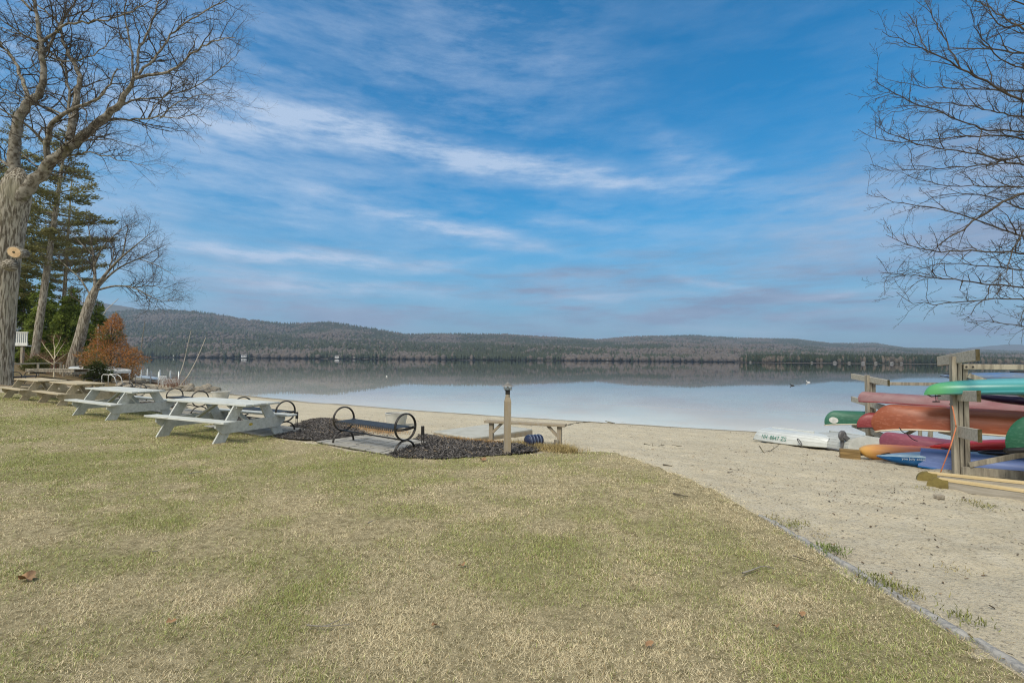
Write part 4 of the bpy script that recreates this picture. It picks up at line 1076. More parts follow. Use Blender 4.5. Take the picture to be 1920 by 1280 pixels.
o, _ = canoe('faded pinkish red canoe on the upper arms of the back rack', 4.7, .80, .235, M['pinkred'], M['red'], dip=.03, pull=.14, kick=-.03)
frame3(o, *ends(1608, 750, d2-.55, ax2, 2, .10))
o, _ = canoe('low rose red canoe hull lying above the yellow kayak', 3.9, .74, .29, M['rose'], M['red'], dip=.02, pull=.16, kick=-.02, pw=(.5, .5))
frame3(o, *ends(1647, 832, d1+2.2, V(.72, -.69, 0), 2, .14))
o, _ = canoe('periwinkle blue square ended canoe upside down low on the front rack', 4.3, .92, .29, M['periwinkle'], M['blue'], dip=.02, pull=.2, square=True, pw=(.42, .42))
frame3(o, *ends(1721, 869, d1+1.05, V(.76, -.65, 0), 2, .0))
# kayaks
o, hr = kayak('green and teal kayak on the second arm of the front rack', 3.6, .66, None, None, .17, .10, .08, cockpit=True, blunt=.55, full=24)
frame3(o, *ends(1731, 731, d1+.12, ax1, 2, -.10), 0.0, PI)
tm = bpy.data.materials.new('green_to_teal_hull'); tm.use_nodes = True; t = tm.node_tree; p = t.nodes['Principled BSDF']; p.inputs['Roughness'].default_value = .35
tcn = N(t, 'ShaderNodeTexCoord'); sp = N(t, 'ShaderNodeSeparateXYZ'); L(t, tcn.outputs['Object'], sp.inputs[0])
c = mixc(t, rng_n(t, sp.outputs[0], .15, .55), (.09, .33, .12), (.014, .21, .21)); c = mixc(t, rng_n(t, sp.outputs[0], .8, 1.9), c, (.015, .20, .19)); c = mixc(t, math_n(t, 'MULTIPLY', rng_n(t, sp.outputs[2], -.08, -.12), rng_n(t, sp.outputs[0], .3, .7)), c, (.09, .33, .36)); L(t, c, p.inputs['Base Color'])
tm2 = tm.copy(); tm2.name = 'pale_teal_deck'
t = tm2.node_tree; p = t.nodes['Principled BSDF']; tcn = N(t, 'ShaderNodeTexCoord'); sp = N(t, 'ShaderNodeSeparateXYZ'); L(t, tcn.outputs['Object'], sp.inputs[0])
c = mixc(t, rng_n(t, sp.outputs[0], .15, .5), (.14, .42, .18), (.10, .44, .50)); L(t, c, p.inputs['Base Color'])
for ch in o.children:
    if ch.name.startswith('hull'): ch.data.materials.clear(); ch.data.materials.append(tm)
    if ch.name.startswith('deck'): ch.data.materials.clear(); ch.data.materials.append(tm2)
mb = MB(); mb.tube([(.16, -.02, .04), (.16, -.02, .19)], .006, 6); mb.box((.16, -.02, .195), (.10, .025, .02), bev=.005); mb.build('toggle_grip', M['black_plastic'], o)
o, _ = kayak('dark navy kayak hull behind the teal kayak on the front rack', 3.4, .62, M['navy'], M['navy'], .17, .08, .05); frame3(o, *ends(1800, 740, d1+.75, ax1, 2, .0))
o, _ = kayak('grey and blue kayak topmost on the back rack', 3.8, .68, M['greyblue'], M['greyblue'], .16, .12, .02); frame3(o, *ends(1762, 705, d2-.6, ax2, 2, .0))
mb = MB(); mb.tube([(.10, -.1, .05), (.36, -.1, .20)], .012, 6); mb.box((.39, -.1, .215), (.13, .02, .05), Matrix.Rotation(-.5, 3, 'Y')); mb.build('deck_strap', M['black_plastic'], o)
o, _ = kayak('bright red kayak resting behind the front rack post', 3.4, .64, M['brightred'], M['brightred'], .16, .16, .0, blunt=.9); frame3(o, *ends(1742, 836, d1+1.3, ax1, 2, -.12))
q = on(1640, 862); A = V(*at(1609, 849, q[1]+.25)); gd = V(.82, -.57, 0)
B = A+gd*2; B[2] = g(B[0], B[1])+.20; A[2] = g(A[0], A[1])+.15
ym = bpy.data.materials.new('yellow_to_orange_hull'); ym.use_nodes = True; t = ym.node_tree; p = t.nodes['Principled BSDF']; p.inputs['Roughness'].default_value = .4
tcn = N(t, 'ShaderNodeTexCoord'); sp = N(t, 'ShaderNodeSeparateXYZ'); L(t, tcn.outputs['Object'], sp.inputs[0])
c = mixc(t, rng_n(t, math_n(t, 'ADD', sp.outputs[0], math_n(t, 'MULTIPLY', tnoise(t, tcn.outputs['Object'], 5), .3)), .15, .95), (.58, .34, .085), (.55, .15, .055)); L(t, c, p.inputs['Base Color'])
o, _ = kayak('yellow to orange kayak lying on the sand beside the white dinghies', 3.3, .72, ym, ym, .17, .15, .0, blunt=.36, cockpit=True, full=12, cf=12, ce=.6)
frame3(o, A, B)
A = at(1642, 862, on(1643, 868)[1]+.1); A[2] = g(A[0], A[1])+.16; B = A+V(.90, -.43, 0)*2; B[2] = g(B[0], B[1])+.27
o, hr = kayak('bright blue kayak with white script lying lowest on the sand', 3.7, .66, M['blue'], M['paleblue'], .25, .09, -.03)
frame3(o, A, B)
hull_o = [c for c in o.children if c.name.startswith('hull')][0]
letter('you Joly coast', .058, hull_o, o, (.36, 0, -.06), (1, 0, .03), (0, 0, 1), (0, -1, 0), M['whitetext'], 'script_lettering')
# dinghies
A = on(1412, 826); B = on(1528, 843)
dv = B-A; L1 = float(np.linalg.norm(dv))
o, h = dinghy('white dinghy with green registration letters, left one of the two', L1+.15, 1.15, .29, M['white_hull'])
A[2] += .05; B[2] += .05; side = V(-dv[1], dv[0], 0)/L1
if side[0] < 0: side = -side
frame3(o, A+side*.5, B+side*.5)
letter('NH  8847 ZS', .135, h, o, (.30, 0, .06), (1, 0, 0), (0, 0, 1), (0, -1, 0), M['greentext'], 'registration_letters')
mb = MB(); pts = [(.12+.035*math.cos(a), -.5, .11+.035*math.sin(a)) for a in np.linspace(0, 2*PI, 14, endpoint=False)]
mb.tube([(L1*.80+.03*math.cos(a)-.05*math.sin(a), -.54, .09+.07*math.sin(a)) for a in np.linspace(0, 2*PI, 14)], .012, 6); mb.build('handle_loop', M['grey_plastic'], o, True)
A2 = on(1583, 851); B2 = A2+V(.10, .99, 0); B2[2] = g(B2[0], B2[1]); dv = B2-A2; L2 = float(np.linalg.norm(dv))
o, h = dinghy('dull white ribbed dinghy with faded lettering, behind the yellow kayak', 2.3, 1.15, .32, M['old_white_hull'], 7)
A2[2] += .05; B2[2] += .05; side = V(-dv[1], dv[0], 0)/L2
if side[0] < 0: side = -side
frame3(o, A2+side*.58, B2+side*.58)
letter('NH 52', .11, h, o, (1.0, 0, .14), (-1, 0, 0), (0, 0, 1), (0, 1, 0), M['grey_plastic'], 'faded_letters')
q = on(1583, 850)
mw = thing('launching_wheel', 'grey plastic wheel on a bracket leaning at the dull white dinghy', 'wheel', (q[0], q[1]+.05, q[2]+.02), .4)
mb = MB(); mb.lathe([(.03, -.03), (.10, -.03), (.115, -.015), (.115, .015), (.10, .03), (.03, .03)], 20); oo = mb.build('wheel', M['grey_plastic'], mw, True); oo.rotation_euler = (PI/2, 0, 0); oo.location = (0, 0, .36)
mb = MB(); mb.beam((0, -.02, .36), (.30, -.06, .16), .05, .09); mb.box((.02, .02, .18), (.05, .05, .34)); mb.build('bracket', M['grey_plastic'], mw)
q = on(1600, 859)
wb = MB(); wb.box((0, 0, .09), (.34, .16, .20), bev=.006); o = wb.build('timber_block', M['tan_board']); o.location = (q[0], q[1]+.1, q[2]-.03); o.rotation_euler = (0, 0, -.5)
tag(o, 'tan timber block on the sand between the dinghy and yellow kayak', 'timber block')
# timber skids with rounded plywood ends
def skid(a, b_, label):
    A, B = on(*a), on(*b_); dv = B-A; l_ = float(np.linalg.norm(dv[:2])); yaw = math.atan2(dv[1], dv[0]); l_ = max(l_, 2.4)
    t_ = thing('timber_skid', label, 'timber beam', (A[0], A[1], A[2]), yaw, 'timber skids lying on the sand')
    t_.rotation_euler = (0, -math.atan2(dv[2], np.linalg.norm(dv[:2])), yaw)
    pol = [(-.13, 0)]+[(-.01+.12*math.cos(a), .03+.11*math.sin(a)) for a in np.linspace(PI, PI*.35, 10)]+[(.10, .13), (.10, 0)]
    mb = MB(); mb.prism(pol, lambda x, z: (x, -.05, z), lambda x, z: (x, .05, z)); fix_normals(mb.build('rounded_end', M['green_ply'], t_))
    mb = MB(); mb.box((l_/2+.1, 0, .055), (l_, .075, .11)); mb.build('side_board', M['grey_board'], t_)
    mb = MB(); mb.box((l_/2+.04, 0, .128), (l_+.08, .095, .034), bev=.003); mb.build('top_board', M['pine_board'], t_)
skid((1740, 902), (1920, 922), 'pale topped timber skid with rounded end, the one closer to the rack')
skid((1762, 915), (1920, 939), 'pale topped timber skid with rounded end, the one closer to the camera')
# ropes and mooring posts
def rope(name, label, pts, r, m, sag=0.0):
    mb = MB(); out = []
    for a, b_ in zip(pts[:-1], pts[1:]):
        for k in range(9):
            f = k/8; q = np.array(a)*(1-f)+np.array(b_)*f; q[2] -= sag*4*f*(1-f); out.append(q)
    mb.tube(out, r, 5); o = mb.build(name, m, None, True); tag(o, label, 'rope'); return o
rope('tie_rope', 'thin orange rope hanging from the orange canoe past the rack post to the sand', [at(1780, 757, d1+.35), at(1786, 762, d1-.06), at(1793, 800, d1-.10), at(1783, 835, d1-.11), V(*on(1763, 887))], .009, M['orange_rope'])
rope('dark_strap', 'dark thin strap dangling under the orange canoe', [at(1686, 801, d1+.5), at(1700, 812, d1+.5), at(1720, 826, d1+.6)], .008, M['black_plastic'], .03)
for k_, (px, y0, y1) in enumerate(((1725, 806, 830), (1737, 804, 830), (1745, 803, 830))):
    a = at(px, y0, 14.6); mb = MB(); mb.tube([(a[0], a[1], -.6), (a[0]+(.12 if k_ == 1 else 0), a[1], a[2])], .05, 8); o = mb.build('mooring_post', M['grey_wood'])
    tag(o, 'short pale post in the shallows seen under the orange canoe', 'post', 'posts in the shallows behind the racks')
print('dinghies', A, B, A2, B2, L1, L2)
# ------------------------------------------------------------------ trees
class Tubes:
    def __init__(s): s.V = []; s.F = []; s.n = 0
    def add(s, P_, r, k):
        P_ = np.asarray(P_, float); n_ = len(P_)
        t_ = np.gradient(P_, axis=0); t_ /= np.linalg.norm(t_, axis=1)[:, None]+1e-9
        ref = V(.31, .52, .79) if abs(t_[0] @ V(.31, .52, .79)) < .9 else V(.9, -.3, .1)
        u = np.cross(t_, ref); u /= np.linalg.norm(u, axis=1)[:, None]+1e-9; w = np.cross(t_, u)
        a = 2*PI*np.arange(k)/k
        vs = P_[:, None, :]+np.asarray(r)[:, None, None]*(np.cos(a)[None, :, None]*u[:, None, :]+np.sin(a)[None, :, None]*w[:, None, :])
        i = np.arange(n_-1)[:, None]*k; j = np.arange(k); j2 = (j+1) % k
        f = np.stack([i+j, i+j2, i+k+j2, i+k+j], -1).reshape(-1, 4)+s.n
        s.V.append(vs.reshape(-1, 3)); s.F.append(f); s.n += n_*k
    def build(s, name, m, parent):
        return np_mesh(name, np.concatenate(s.V), [np.concatenate(s.F)], m, parent, smooth=True)
def resample(P_, r, step):
    P_ = np.asarray(P_, float); d = np.r_[0, np.cumsum(np.linalg.norm(np.diff(P_, axis=0), axis=1))]
    n_ = max(3, int(d[-1]/step)+1); s = np.linspace(0, d[-1], n_)
    # smooth interpolation (Catmull-like through linear then relax)
    Q = np.stack([np.interp(s, d, P_[:, i]) for i in range(3)], 1)
    for _ in range(2): Q[1:-1] = .25*Q[:-2]+.5*Q[1:-1]+.25*Q[2:]
    return Q, np.interp(s, d, r)
def unit(v): return v/(np.linalg.norm(v)+1e-9)
def spawn(T, P_, r, level, cfg, rg, start=.15):
    """side branches along P_; cfg[level] = (spacing m, length lo, hi, angle lo, hi, up bias, sides)"""
    if level >= len(cfg): return
    sp_, l0, l1, a0, a1, upb, k = cfg[level]
    d = np.r_[0, np.cumsum(np.linalg.norm(np.diff(P_, axis=0), axis=1))]; Lt = d[-1]
    s = Lt*start+rg.uniform(0, sp_)
    while s < Lt*.995:
        f = s/Lt; i = min(np.searchsorted(d, s), len(d)-1); i = max(i, 1)
        w = (s-d[i-1])/(d[i]-d[i-1]+1e-9); p_ = P_[i-1]*(1-w)+P_[i]*w; tg = unit(P_[i]-P_[i-1]); rr = r[i-1]*(1-w)+r[i]*w
        pr = unit(np.cross(tg, rg.normal(size=3))); an = rg.uniform(a0, a1)
        dr = unit(tg*math.cos(an)+pr*math.sin(an)+V(0, 0, upb)*rg.uniform(.3, 1.2))
        ln = rg.uniform(l0, l1)*(1.0-.45*f); ln = min(ln, Lt*.9)
        r0 = min(rr*.72, .004+ln*.0115); n_ = max(4, int(ln/.22)+2) if level < 2 else 4
        pts = [p_]; q = dr.copy()
        for j in range(n_-1):
            q = unit(q+rg.normal(size=3)*(.20 if level < 2 else .28)+V(0, 0, upb*.12)); pts.append(pts[-1]+q*ln/(n_-1))
        pts = np.array(pts); rad = np.linspace(r0, max(.0028, r0*.22), n_)
        T.add(pts, rad, k); spawn(T, pts, rad, level+1, cfg, rg, .12)
        s += sp_*rg.uniform(.5, 1.5)
def limb_pts(px, d, dd):
    return [at(x, y, d+dd*i/(len(px)-1)) for i, (x, y) in enumerate(px)]

tr = np.random.default_rng(21)
# -- the big oak at the left edge
D = 24.0; s_ = D/FPX
base = V(*at(-4, 735, D)[:2], 0); base[2] = g(base[0], base[1])
oak = thing('bare_oak_tree', 'huge leafless oak at the left edge with a sawn limb scar on its trunk', 'tree', base, group=None)
def loc_(P_, b_): return np.asarray(P_)-np.asarray(b_)
def trunk_mesh(T_pts, T_r, name, m, parent, k=28, flare=True, seed=1):
    Q, r_ = resample(T_pts, T_r, .22); mb = MB(); rows = []
    for i, (q, rr) in enumerate(zip(Q, r_)):
        row = []
        for j in range(k):
            a = 2*PI*j/k
            f = 1+.05*math.sin(3*a+seed)+.035*math.sin(7*a+i*.25)+.02*math.sin(13*a-i*.4)
            if flare: f += .45*math.exp(-i*.22/.45)*(.55+.45*math.sin(5*a+seed))
            row.append((q[0]+rr*f*math.cos(a), q[1]+rr*f*math.sin(a), q[2]))
        rows.append(row)
    mb.grid(rows, wrap=True); return mb.build(name, m, parent, True)
tp = [(-8, 745), (-6, 700), (-3, 640), (3, 560), (10, 480), (17, 420), (27, 370), (34, 340), (38, 316)]
trw = [23, 22, 21.5, 21.5, 22, 23.5, 24, 20, 5]
trunk_mesh(loc_([at(x, y, D) for x, y in tp], base), [w*s_ for w in trw], 'trunk', M['bark'], oak)
limbs = [  # (pixels, widths px at start/end, depth change)
    ([(26, 385), (25, 325), (27, 265), (34, 220), (55, 190), (80, 168), (84, 140), (76, 80), (68, 30), (60, -60)], 27, 9, 0),
    ([(28, 392), (58, 345), (98, 303), (140, 268), (190, 228), (224, 200), (238, 170), (254, 146)], 30, 11, -1),
    ([(254, 146), (262, 90), (285, 40), (305, -20)], 7, 4, 1), ([(254, 146), (300, 140), (330, 128), (372, 92), (405, 75), (440, 70)], 7, 2.5, -2),
    ([(254, 146), (290, 110), (325, 60), (400, 10), (460, -10)], 6, 3, 2), ([(250, 145), (244, 80), (232, 30), (238, -30)], 5, 3, -1),
    ([(195, 226), (250, 224), (310, 220), (385, 218)], 6, 1.6, -1), ([(215, 206), (240, 188), (290, 184), (360, 168), (415, 130), (450, 95)], 5.5, 1.6, 2),
    ([(280, 222), (290, 195), (330, 160), (400, 120)], 3, 1.2, 1), ([(300, 222), (340, 185), (400, 175), (445, 185)], 3, 1.2, -1),
    ([(130, 262), (138, 220), (144, 185), (152, 152), (135, 110), (116, 78), (112, 40), (60, 0)], 17, 5, 1.5),
    ([(132, 255), (132, 190), (122, 120), (92, 95), (50, 70), (-30, 40)], 7, 3, 2.5),
    ([(92, 310), (84, 270), (98, 228), (116, 214), (150, 200), (200, 175), (220, 130)], 14, 4, -2),
    ([(84, 268), (50, 232), (10, 210), (-60, 180)], 7, 3, -2), ([(116, 214), (60, 190), (0, 165), (-50, 140)], 5, 2, 2),
    ([(55, 190), (42, 150), (20, 105), (0, 80), (-60, 40)], 10, 4, 2), ([(78, 110), (110, 50), (140, 10), (150, -40)], 7, 4, 2),
    ([(80, 78), (120, 45), (180, 40), (240, 28), (290, -5)], 6, 2.5, -1), ([(60, 90), (120, 120), (190, 100), (220, 60)], 5, 2, 1),
    ([(70, 330), (40, 330), (0, 300), (-60, 260)], 12, 6, 2), ([(60, 20), (20, -20), (-40, -60)], 6, 3, 0),
    ([(110, 295), (170, 285), (230, 300), (275, 312)], 4, 1.2, -1.5), ([(150, 262), (200, 262), (260, 275)], 3.5, 1.2, 1.5),
    ([(30, 280), (80, 320), (130, 335), (190, 330)], 4, 1.2, 1), ([(75, 80), (30, 60), (-30, 10)], 5, 2, -2)]
Tl, Tt = Tubes(), Tubes()
cfg = [(.32, 1.4, 3.9, .5, 1.15, .14, 5), (.23, .5, 1.5, .5, 1.1, .08, 3), (.2, .2, .6, .4, 1.1, .05, 3)]
for px, w0, w1, dd in limbs:
    P_, r_ = resample(limb_pts(px, D, dd), np.linspace(w0, w1*.55, len(px))*s_*.5*.80, .35)
    P_ = P_+tr.normal(size=P_.shape)*.035*(np.arange(len(P_)) > 1)[:, None]
    P_ = loc_(P_, base); Tl.add(P_, r_, 10 if w0 > 8 else 7)
    spawn(Tt, P_, r_, 0, cfg, tr, .22 if w0 > 14 else .12)
Tl.build('limbs', M['limb_bark'], oak); Tt.build('twigs', M['twig_bark'], oak)
print('oak twigs', Tt.n)
# sawn limb scar
q = at(23, 472, D-.98)-base
mb = MB(); mb.lathe([(.30, -.45), (.34, -.25), (.40, -.06), (.42, 0), (.40, .03), (.345, .035)], 22); oo = mb.build('limb_stump', M['bark'], oak, True); oo.location = q+V(.0, .12, 0); oo.rotation_euler = (PI/2+.1, .25, 0); oo.scale = (1.0, .72, 1)
mb = MB(); mb.lathe([(.335, .03), (.335, .045), (.06, .05), (.05, .03)], 22); oo2 = mb.build('cut_face', M['cut_wood'], oak); oo2.location = oo.location; oo2.rotation_euler = oo.rotation_euler; oo2.scale = oo.scale
mb = MB(); mb.lathe([(.05, .048), (.08, .056), (.0, .056)], 9); oo3 = mb.build('rot_hole', M['end_wood'], oak); oo3.location = oo.location; oo3.rotation_euler = oo.rotation_euler; oo3.scale = (1, .7, 1)
q = at(12, 496, D-.95)-base; mb = MB(); mb.lathe([(.30, -.3), (.28, -.05), (.2, .08), (.08, .14)], 14); oo = mb.build('burl', M['bark'], oak, True); oo.location = q; oo.rotation_euler = (PI/2, 0, 0)

# -- second bare oak by the water
D2 = 40.0; s2 = D2/FPX
b2 = V(*at(140, 690, D2)[:2], 0); b2[2] = g(b2[0], b2[1])
oak2 = thing('bare_oak_tree', 'smaller leafless oak leaning right toward the lake above the rusty conifer', 'tree', b2)
ptr = [at(134, 690, D2), at(140, 668, D2), at(150, 635, D2), at(160, 595, D2), at(172, 558, D2), at(182, 535, D2)]
ptr[0][2] = b2[2]-.2
trunk_mesh(loc_(ptr, b2), [11*s2, 9.5*s2, 8.8*s2, 8*s2, 7.6*s2, 5*s2], 'trunk', M['bark'], oak2, 20, seed=3)
limbs2 = [([(178, 545), (178, 510), (176, 480), (170, 450), (165, 420)], 9, 3, 1), ([(182, 535), (205, 505), (230, 480), (255, 460), (285, 435)], 9, 2, -1),
    ([(182, 540), (200, 520), (225, 500), (260, 485), (300, 465)], 8, 2, 1), ([(185, 543), (215, 535), (250, 538), (280, 555), (300, 565), (335, 560)], 6, 1.5, -1),
    ([(250, 538), (290, 535), (345, 548)], 3, 1, 1), ([(176, 500), (190, 465), (215, 440), (240, 420)], 5, 1.5, -1.5), ([(176, 480), (150, 455), (130, 430)], 4, 1.5, 1),
    ([(230, 480), (235, 450), (240, 425), (258, 415)], 4, 1.5, 1), ([(172, 558), (150, 520), (125, 500), (105, 480)], 5, 1.5, 1), ([(260, 485), (290, 495), (325, 515)], 3, 1, -1),
    ([(205, 505), (215, 470), (200, 440)], 4, 1.5, 2), ([(168, 575), (140, 560), (115, 540)], 3, 1, -1)]
Tl, Tt = Tubes(), Tubes()
cfg2 = [(.27, 1.2, 3.6, .45, 1.0, .22, 4), (.2, .5, 1.6, .45, 1.0, .15, 3), (.2, .25, .8, .4, 1.0, .1, 3)]
for px, w0, w1, dd in limbs2:
    P_, r_ = resample(limb_pts(px, D2, dd), np.linspace(w0, w1*.6, len(px))*s2*.5*.66, .4); P_ = loc_(P_, b2)
    Tl.add(P_, r_, 7); spawn(Tt, P_, r_, 0, cfg2, tr, .2)
Tl.build('limbs', M['limb_bark'], oak2); Tt.build('twigs', M['twig_bark'], oak2)

# -- the tree at the right edge: its trunk stands outside the frame
D3 = 11.0; s3 = D3/FPX
b3 = V(*at(2290, 800, D3+.5)[:2], 0); b3[2] = g(b3[0], b3[1])
tree3 = thing('bare_oak_tree', 'leafless tree whose fine branches reach in from the right edge', 'tree', b3)
trunk_mesh([(0, 0, -.2), (0, 0, 2), (.05, 0, 5), (0, .1, 9), (.1, 0, 13), (.1, 0, 16)], [.42, .36, .33, .28, .18, .06], 'trunk', M['bark'], tree3, 20, seed=5)
br3 = [([(1925, 195), (1870, 165), (1800, 130), (1760, 100), (1700, 82), (1655, 58)], 5, 0), ([(1925, 100), (1850, 92), (1800, 92), (1740, 96)], 4, 2), ([(1925, 248), (1840, 242), (1780, 217), (1680, 180), (1640, 148)], 4, -1),
    ([(1925, 262), (1860, 252), (1800, 255), (1700, 268), (1650, 262), (1605, 243)], 4, 1), ([(1925, 312), (1880, 300), (1830, 288), (1760, 276), (1690, 262), (1640, 235)], 4.5, -1.5), ([(1925, 358), (1880, 378), (1840, 405), (1800, 435), (1760, 460), (1738, 480)], 6, 0),
    ([(1925, 445), (1850, 420), (1790, 398), (1720, 385), (1670, 375), (1622, 362)], 4, 1.5), ([(1925, 540), (1830, 530), (1760, 522), (1700, 516), (1650, 512)], 3.5, -1), ([(1925, 350), (1850, 350), (1780, 348), (1725, 340), (1690, 322)], 3, 2),
    ([(1925, 475), (1840, 470), (1740, 472), (1700, 460), (1662, 440)], 4, 0), ([(1925, 562), (1850, 558), (1800, 566), (1740, 572), (1700, 565), (1680, 548)], 3, 1), ([(1925, 612), (1880, 608), (1845, 600), (1815, 602)], 2.2, 0),
    ([(1925, 170), (1860, 170), (1780, 165), (1720, 160), (1665, 150)], 3.5, 1.5), ([(1925, 40), (1880, 60), (1860, 30), (1840, -20)], 4, 0), ([(1925, 290), (1850, 310), (1760, 318), (1680, 320), (1630, 310)], 3.5, 1), ([(1925, 60), (1860, 20), (1800, -20)], 4, 2),
    ([(1925, 420), (1900, 470), (1890, 510), (1860, 530)], 3, -1), ([(1925, 505), (1850, 500), (1790, 490), (1730, 500), (1690, 520)], 3, 2), ([(1800, 130), (1770, 70), (1740, 20), (1730, -20)], 3, 1), ([(1740, 96), (1720, 60), (1700, 20)], 2.5, 1),
    ([(1925, 220), (1860, 210), (1790, 190), (1720, 200), (1660, 215)], 3, -1), ([(1925, 395), (1870, 372), (1800, 360), (1740, 372), (1700, 395)], 3, 2), ([(1925, 10), (1880, 0), (1830, -30)], 3, 0), ([(1925, 130), (1880, 120), (1830, 60), (1820, 20)], 3, -1)]
Tl, Tt = Tubes(), Tubes()
cfg3 = [(.20, .45, 1.35, .3, .8, .10, 4), (.13, .15, .5, .4, 1.0, .07, 3), (.075, .05, .18, .4, 1.0, .05, 3)]
for px, w0, dd in br3:
    vis = limb_pts(px, D3, dd)
    start = vis[0]
    if px[0][0] >= 1920:
        zt = min(max(start[2]-1.5, b3[2]+3.2), b3[2]+14); tpnt = V(b3[0]-.1, b3[1], zt)
        mid = start*.5+tpnt*.5+V(0, 0, .25); full = [tpnt, mid]+vis; rr = np.r_[w0*1.9, w0*1.4, np.linspace(w0, 1.0, len(vis))]
    else: full = vis; rr = np.linspace(w0, 1.0, len(vis))
    P_, r_ = resample(full, rr*s3*.5*.85, .22); P_ = P_+tr.normal(size=P_.shape)*.018; P_ = loc_(P_, b3)
    Tl.add(P_, r_, 6); spawn(Tt, P_, r_, 0, cfg3, tr, .25)
for k_ in range(16):   # the rest of the crown, away from the picture
    a = tr.uniform(-2.2, 2.2); z = tr.uniform(4, 14); P_ = [V(0, 0, z)]; q = V(math.cos(a), math.sin(a), .35)
    for j in range(7): q = unit(q+tr.normal(size=3)*.15); P_.append(P_[-1]+q*.7)
    P_, r_ = resample(P_, np.linspace(.06, .008, 8), .4); Tl.add(P_, r_, 5); spawn(Tt, P_, r_, 0, cfg2, tr, .2)
Tl.build('limbs', M['twig_bark'], tree3); Tt.build('twigs', M['twig_bark'], tree3)
print('right twigs', Tt.n)

# -- evergreens
def leafquads(name, C_, Dr, ln, wd, colr, parent, rg):
    n_ = len(C_); Dr = Dr/(np.linalg.norm(Dr, axis=1)[:, None]+1e-9)
    w = np.cross(Dr, rg.normal(size=(n_, 3))); w /= np.linalg.norm(w, axis=1)[:, None]+1e-9
    a = C_-Dr*(ln/2)[:, None]; b_ = C_+Dr*(ln/2)[:, None]; w = w*(wd/2)[:, None]
    vs = np.stack([a, C_-w, b_, C_+w], 1).reshape(-1, 3); b0 = np.arange(n_)*4
    return np_mesh(name, vs, [np.stack([b0, b0+1, b0+2, b0+3], 1)], M['foliage'], parent, cols=np.repeat(colr, 4, 0))
def conifer(label, px, py, D_, top_py, crown_py, rad_px, dens, colA, colB, lean=0.0, droop=.0, whorl=.75, needle=(.34, .09), name='pine_tree', cat='pine tree', shape=.75, seed=0, trunk_px=10, group=None, jitter=.35, flatness=.35):
    rg = np.random.default_rng(100+seed)
    b_ = V(*at(px, py, D_)[:2], 0); b_[2] = g(b_[0], b_[1]); H_ = at(px, top_py, D_)[2]-b_[2]; zc = at(px, crown_py, D_)[2]-b_[2]; Rm = rad_px*D_/FPX
    t_ = thing(name, label, cat, b_, group=group)
    ln_ = lean*H_
    trunk_mesh([(0, 0, -.2), (ln_*.3, 0, H_*.3), (ln_*.65, 0, H_*.65), (ln_, 0, H_)], [trunk_px*D_/FPX*.5, trunk_px*D_/FPX*.42, trunk_px*D_/FPX*.28, .03], 'trunk', M['bark'], t_, 14, seed=seed)
    T_ = Tubes(); Cs, Ds, Cl = [], [], []
    z = zc
    while z < H_-.2:
        f = (z-zc)/(H_-zc); rr = Rm*((1-f)**shape)*(.55+.45*min(1, f/.18))
        nb_ = rg.integers(4, 7) if rr > .8 else 4
        for k in range(nb_):
            a = rg.uniform(0, 2*PI); l_ = rr*rg.uniform(1-jitter*1.3, 1+jitter*.5); n_ = 7
            d0 = V(math.cos(a), math.sin(a), rg.uniform(-.05, .25)-droop*.5); P_ = [V(ln_*z/H_, 0, z+rg.uniform(-.2, .2))]; q = d0
            for j in range(n_-1):
                q = unit(q+V(0, 0, -droop*.25+.10*(j > 3)*(droop < .3))+rg.normal(size=3)*.08); P_.append(P_[-1]+q*l_/(n_-1))
            P_ = np.array(P_); T_.add(P_, np.linspace(.035+l_*.007, .008, n_), 4)
            m_ = int(dens*l_*l_*.9+dens*l_*.6)
            ff = rg.uniform(.18, 1.0, m_)**.8; ip = ff*(n_-1); i0 = np.minimum(ip.astype(int), n_-2); w_ = (ip-i0)[:, None]
            pc_ = P_[i0]*(1-w_)+P_[i0+1]*w_
            side = unit(np.cross(d0, V(0, 0, 1))); sd_ = rg.normal(size=m_)*.22*l_*(1.12-ff)*1.3
            pc_ = pc_+side*sd_[:, None]+rg.normal(size=(m_, 3))*V(.12, .12, flatness*.35)+V(0, 0, -1)*(np.abs(sd_)*droop*.8)[:, None]
            dr_ = d0[None, :]*rg.uniform(.3, 1, m_)[:, None]+side[None, :]*(np.sign(sd_)*rg.uniform(.2, 1.0, m_))[:, None]+rg.normal(size=(m_, 3))*.35+V(0, 0, .25-droop)
            Cs.append(pc_); Ds.append(dr_)
            mixv = np.clip(rg.uniform(0, 1)*.7+rg.uniform(0, .3, m_), 0, 1)[:, None]
            Cl.append((np.array(colA)*(1-mixv)+np.array(colB)*mixv)*rg.uniform(.6, 1.35, (m_, 1)))
        z += whorl*rg.uniform(.6, 1.3)
    T_.build('branches', M['limb_bark'], t_)
    Cs, Ds, Cl = np.concatenate(Cs), np.concatenate(Ds), np.concatenate(Cl); n_ = len(Cs)
    leafquads('crown', Cs, Ds, needle[0]*rg.uniform(.6, 1.4, n_), needle[1]*rg.uniform(.6, 1.4, n_), Cl, t_, rg)
    return t_
PA, PB = (.15, .155, .065), (.30, .285, .12)
conifer('tall pine with flat tiered boughs just right of the big trunk', 62, 690, 44, 225, 500, 112, 24, PA, PB, lean=.10, whorl=1.0, seed=1, trunk_px=13, group='pines behind the oak', jitter=.5)
conifer('tall pine mostly hidden behind the big trunk at the left edge', -10, 690, 50, 200, 560, 100, 19, PA, PB, lean=.05, whorl=1.0, seed=2, trunk_px=12, group='pines behind the oak', jitter=.5)
conifer('thinner pine standing between the tall pine and the leaning oak', 112, 688, 52, 330, 560, 70, 20, PA, PB, lean=.02, whorl=.9, seed=3, trunk_px=8, group='pines behind the oak', jitter=.5)
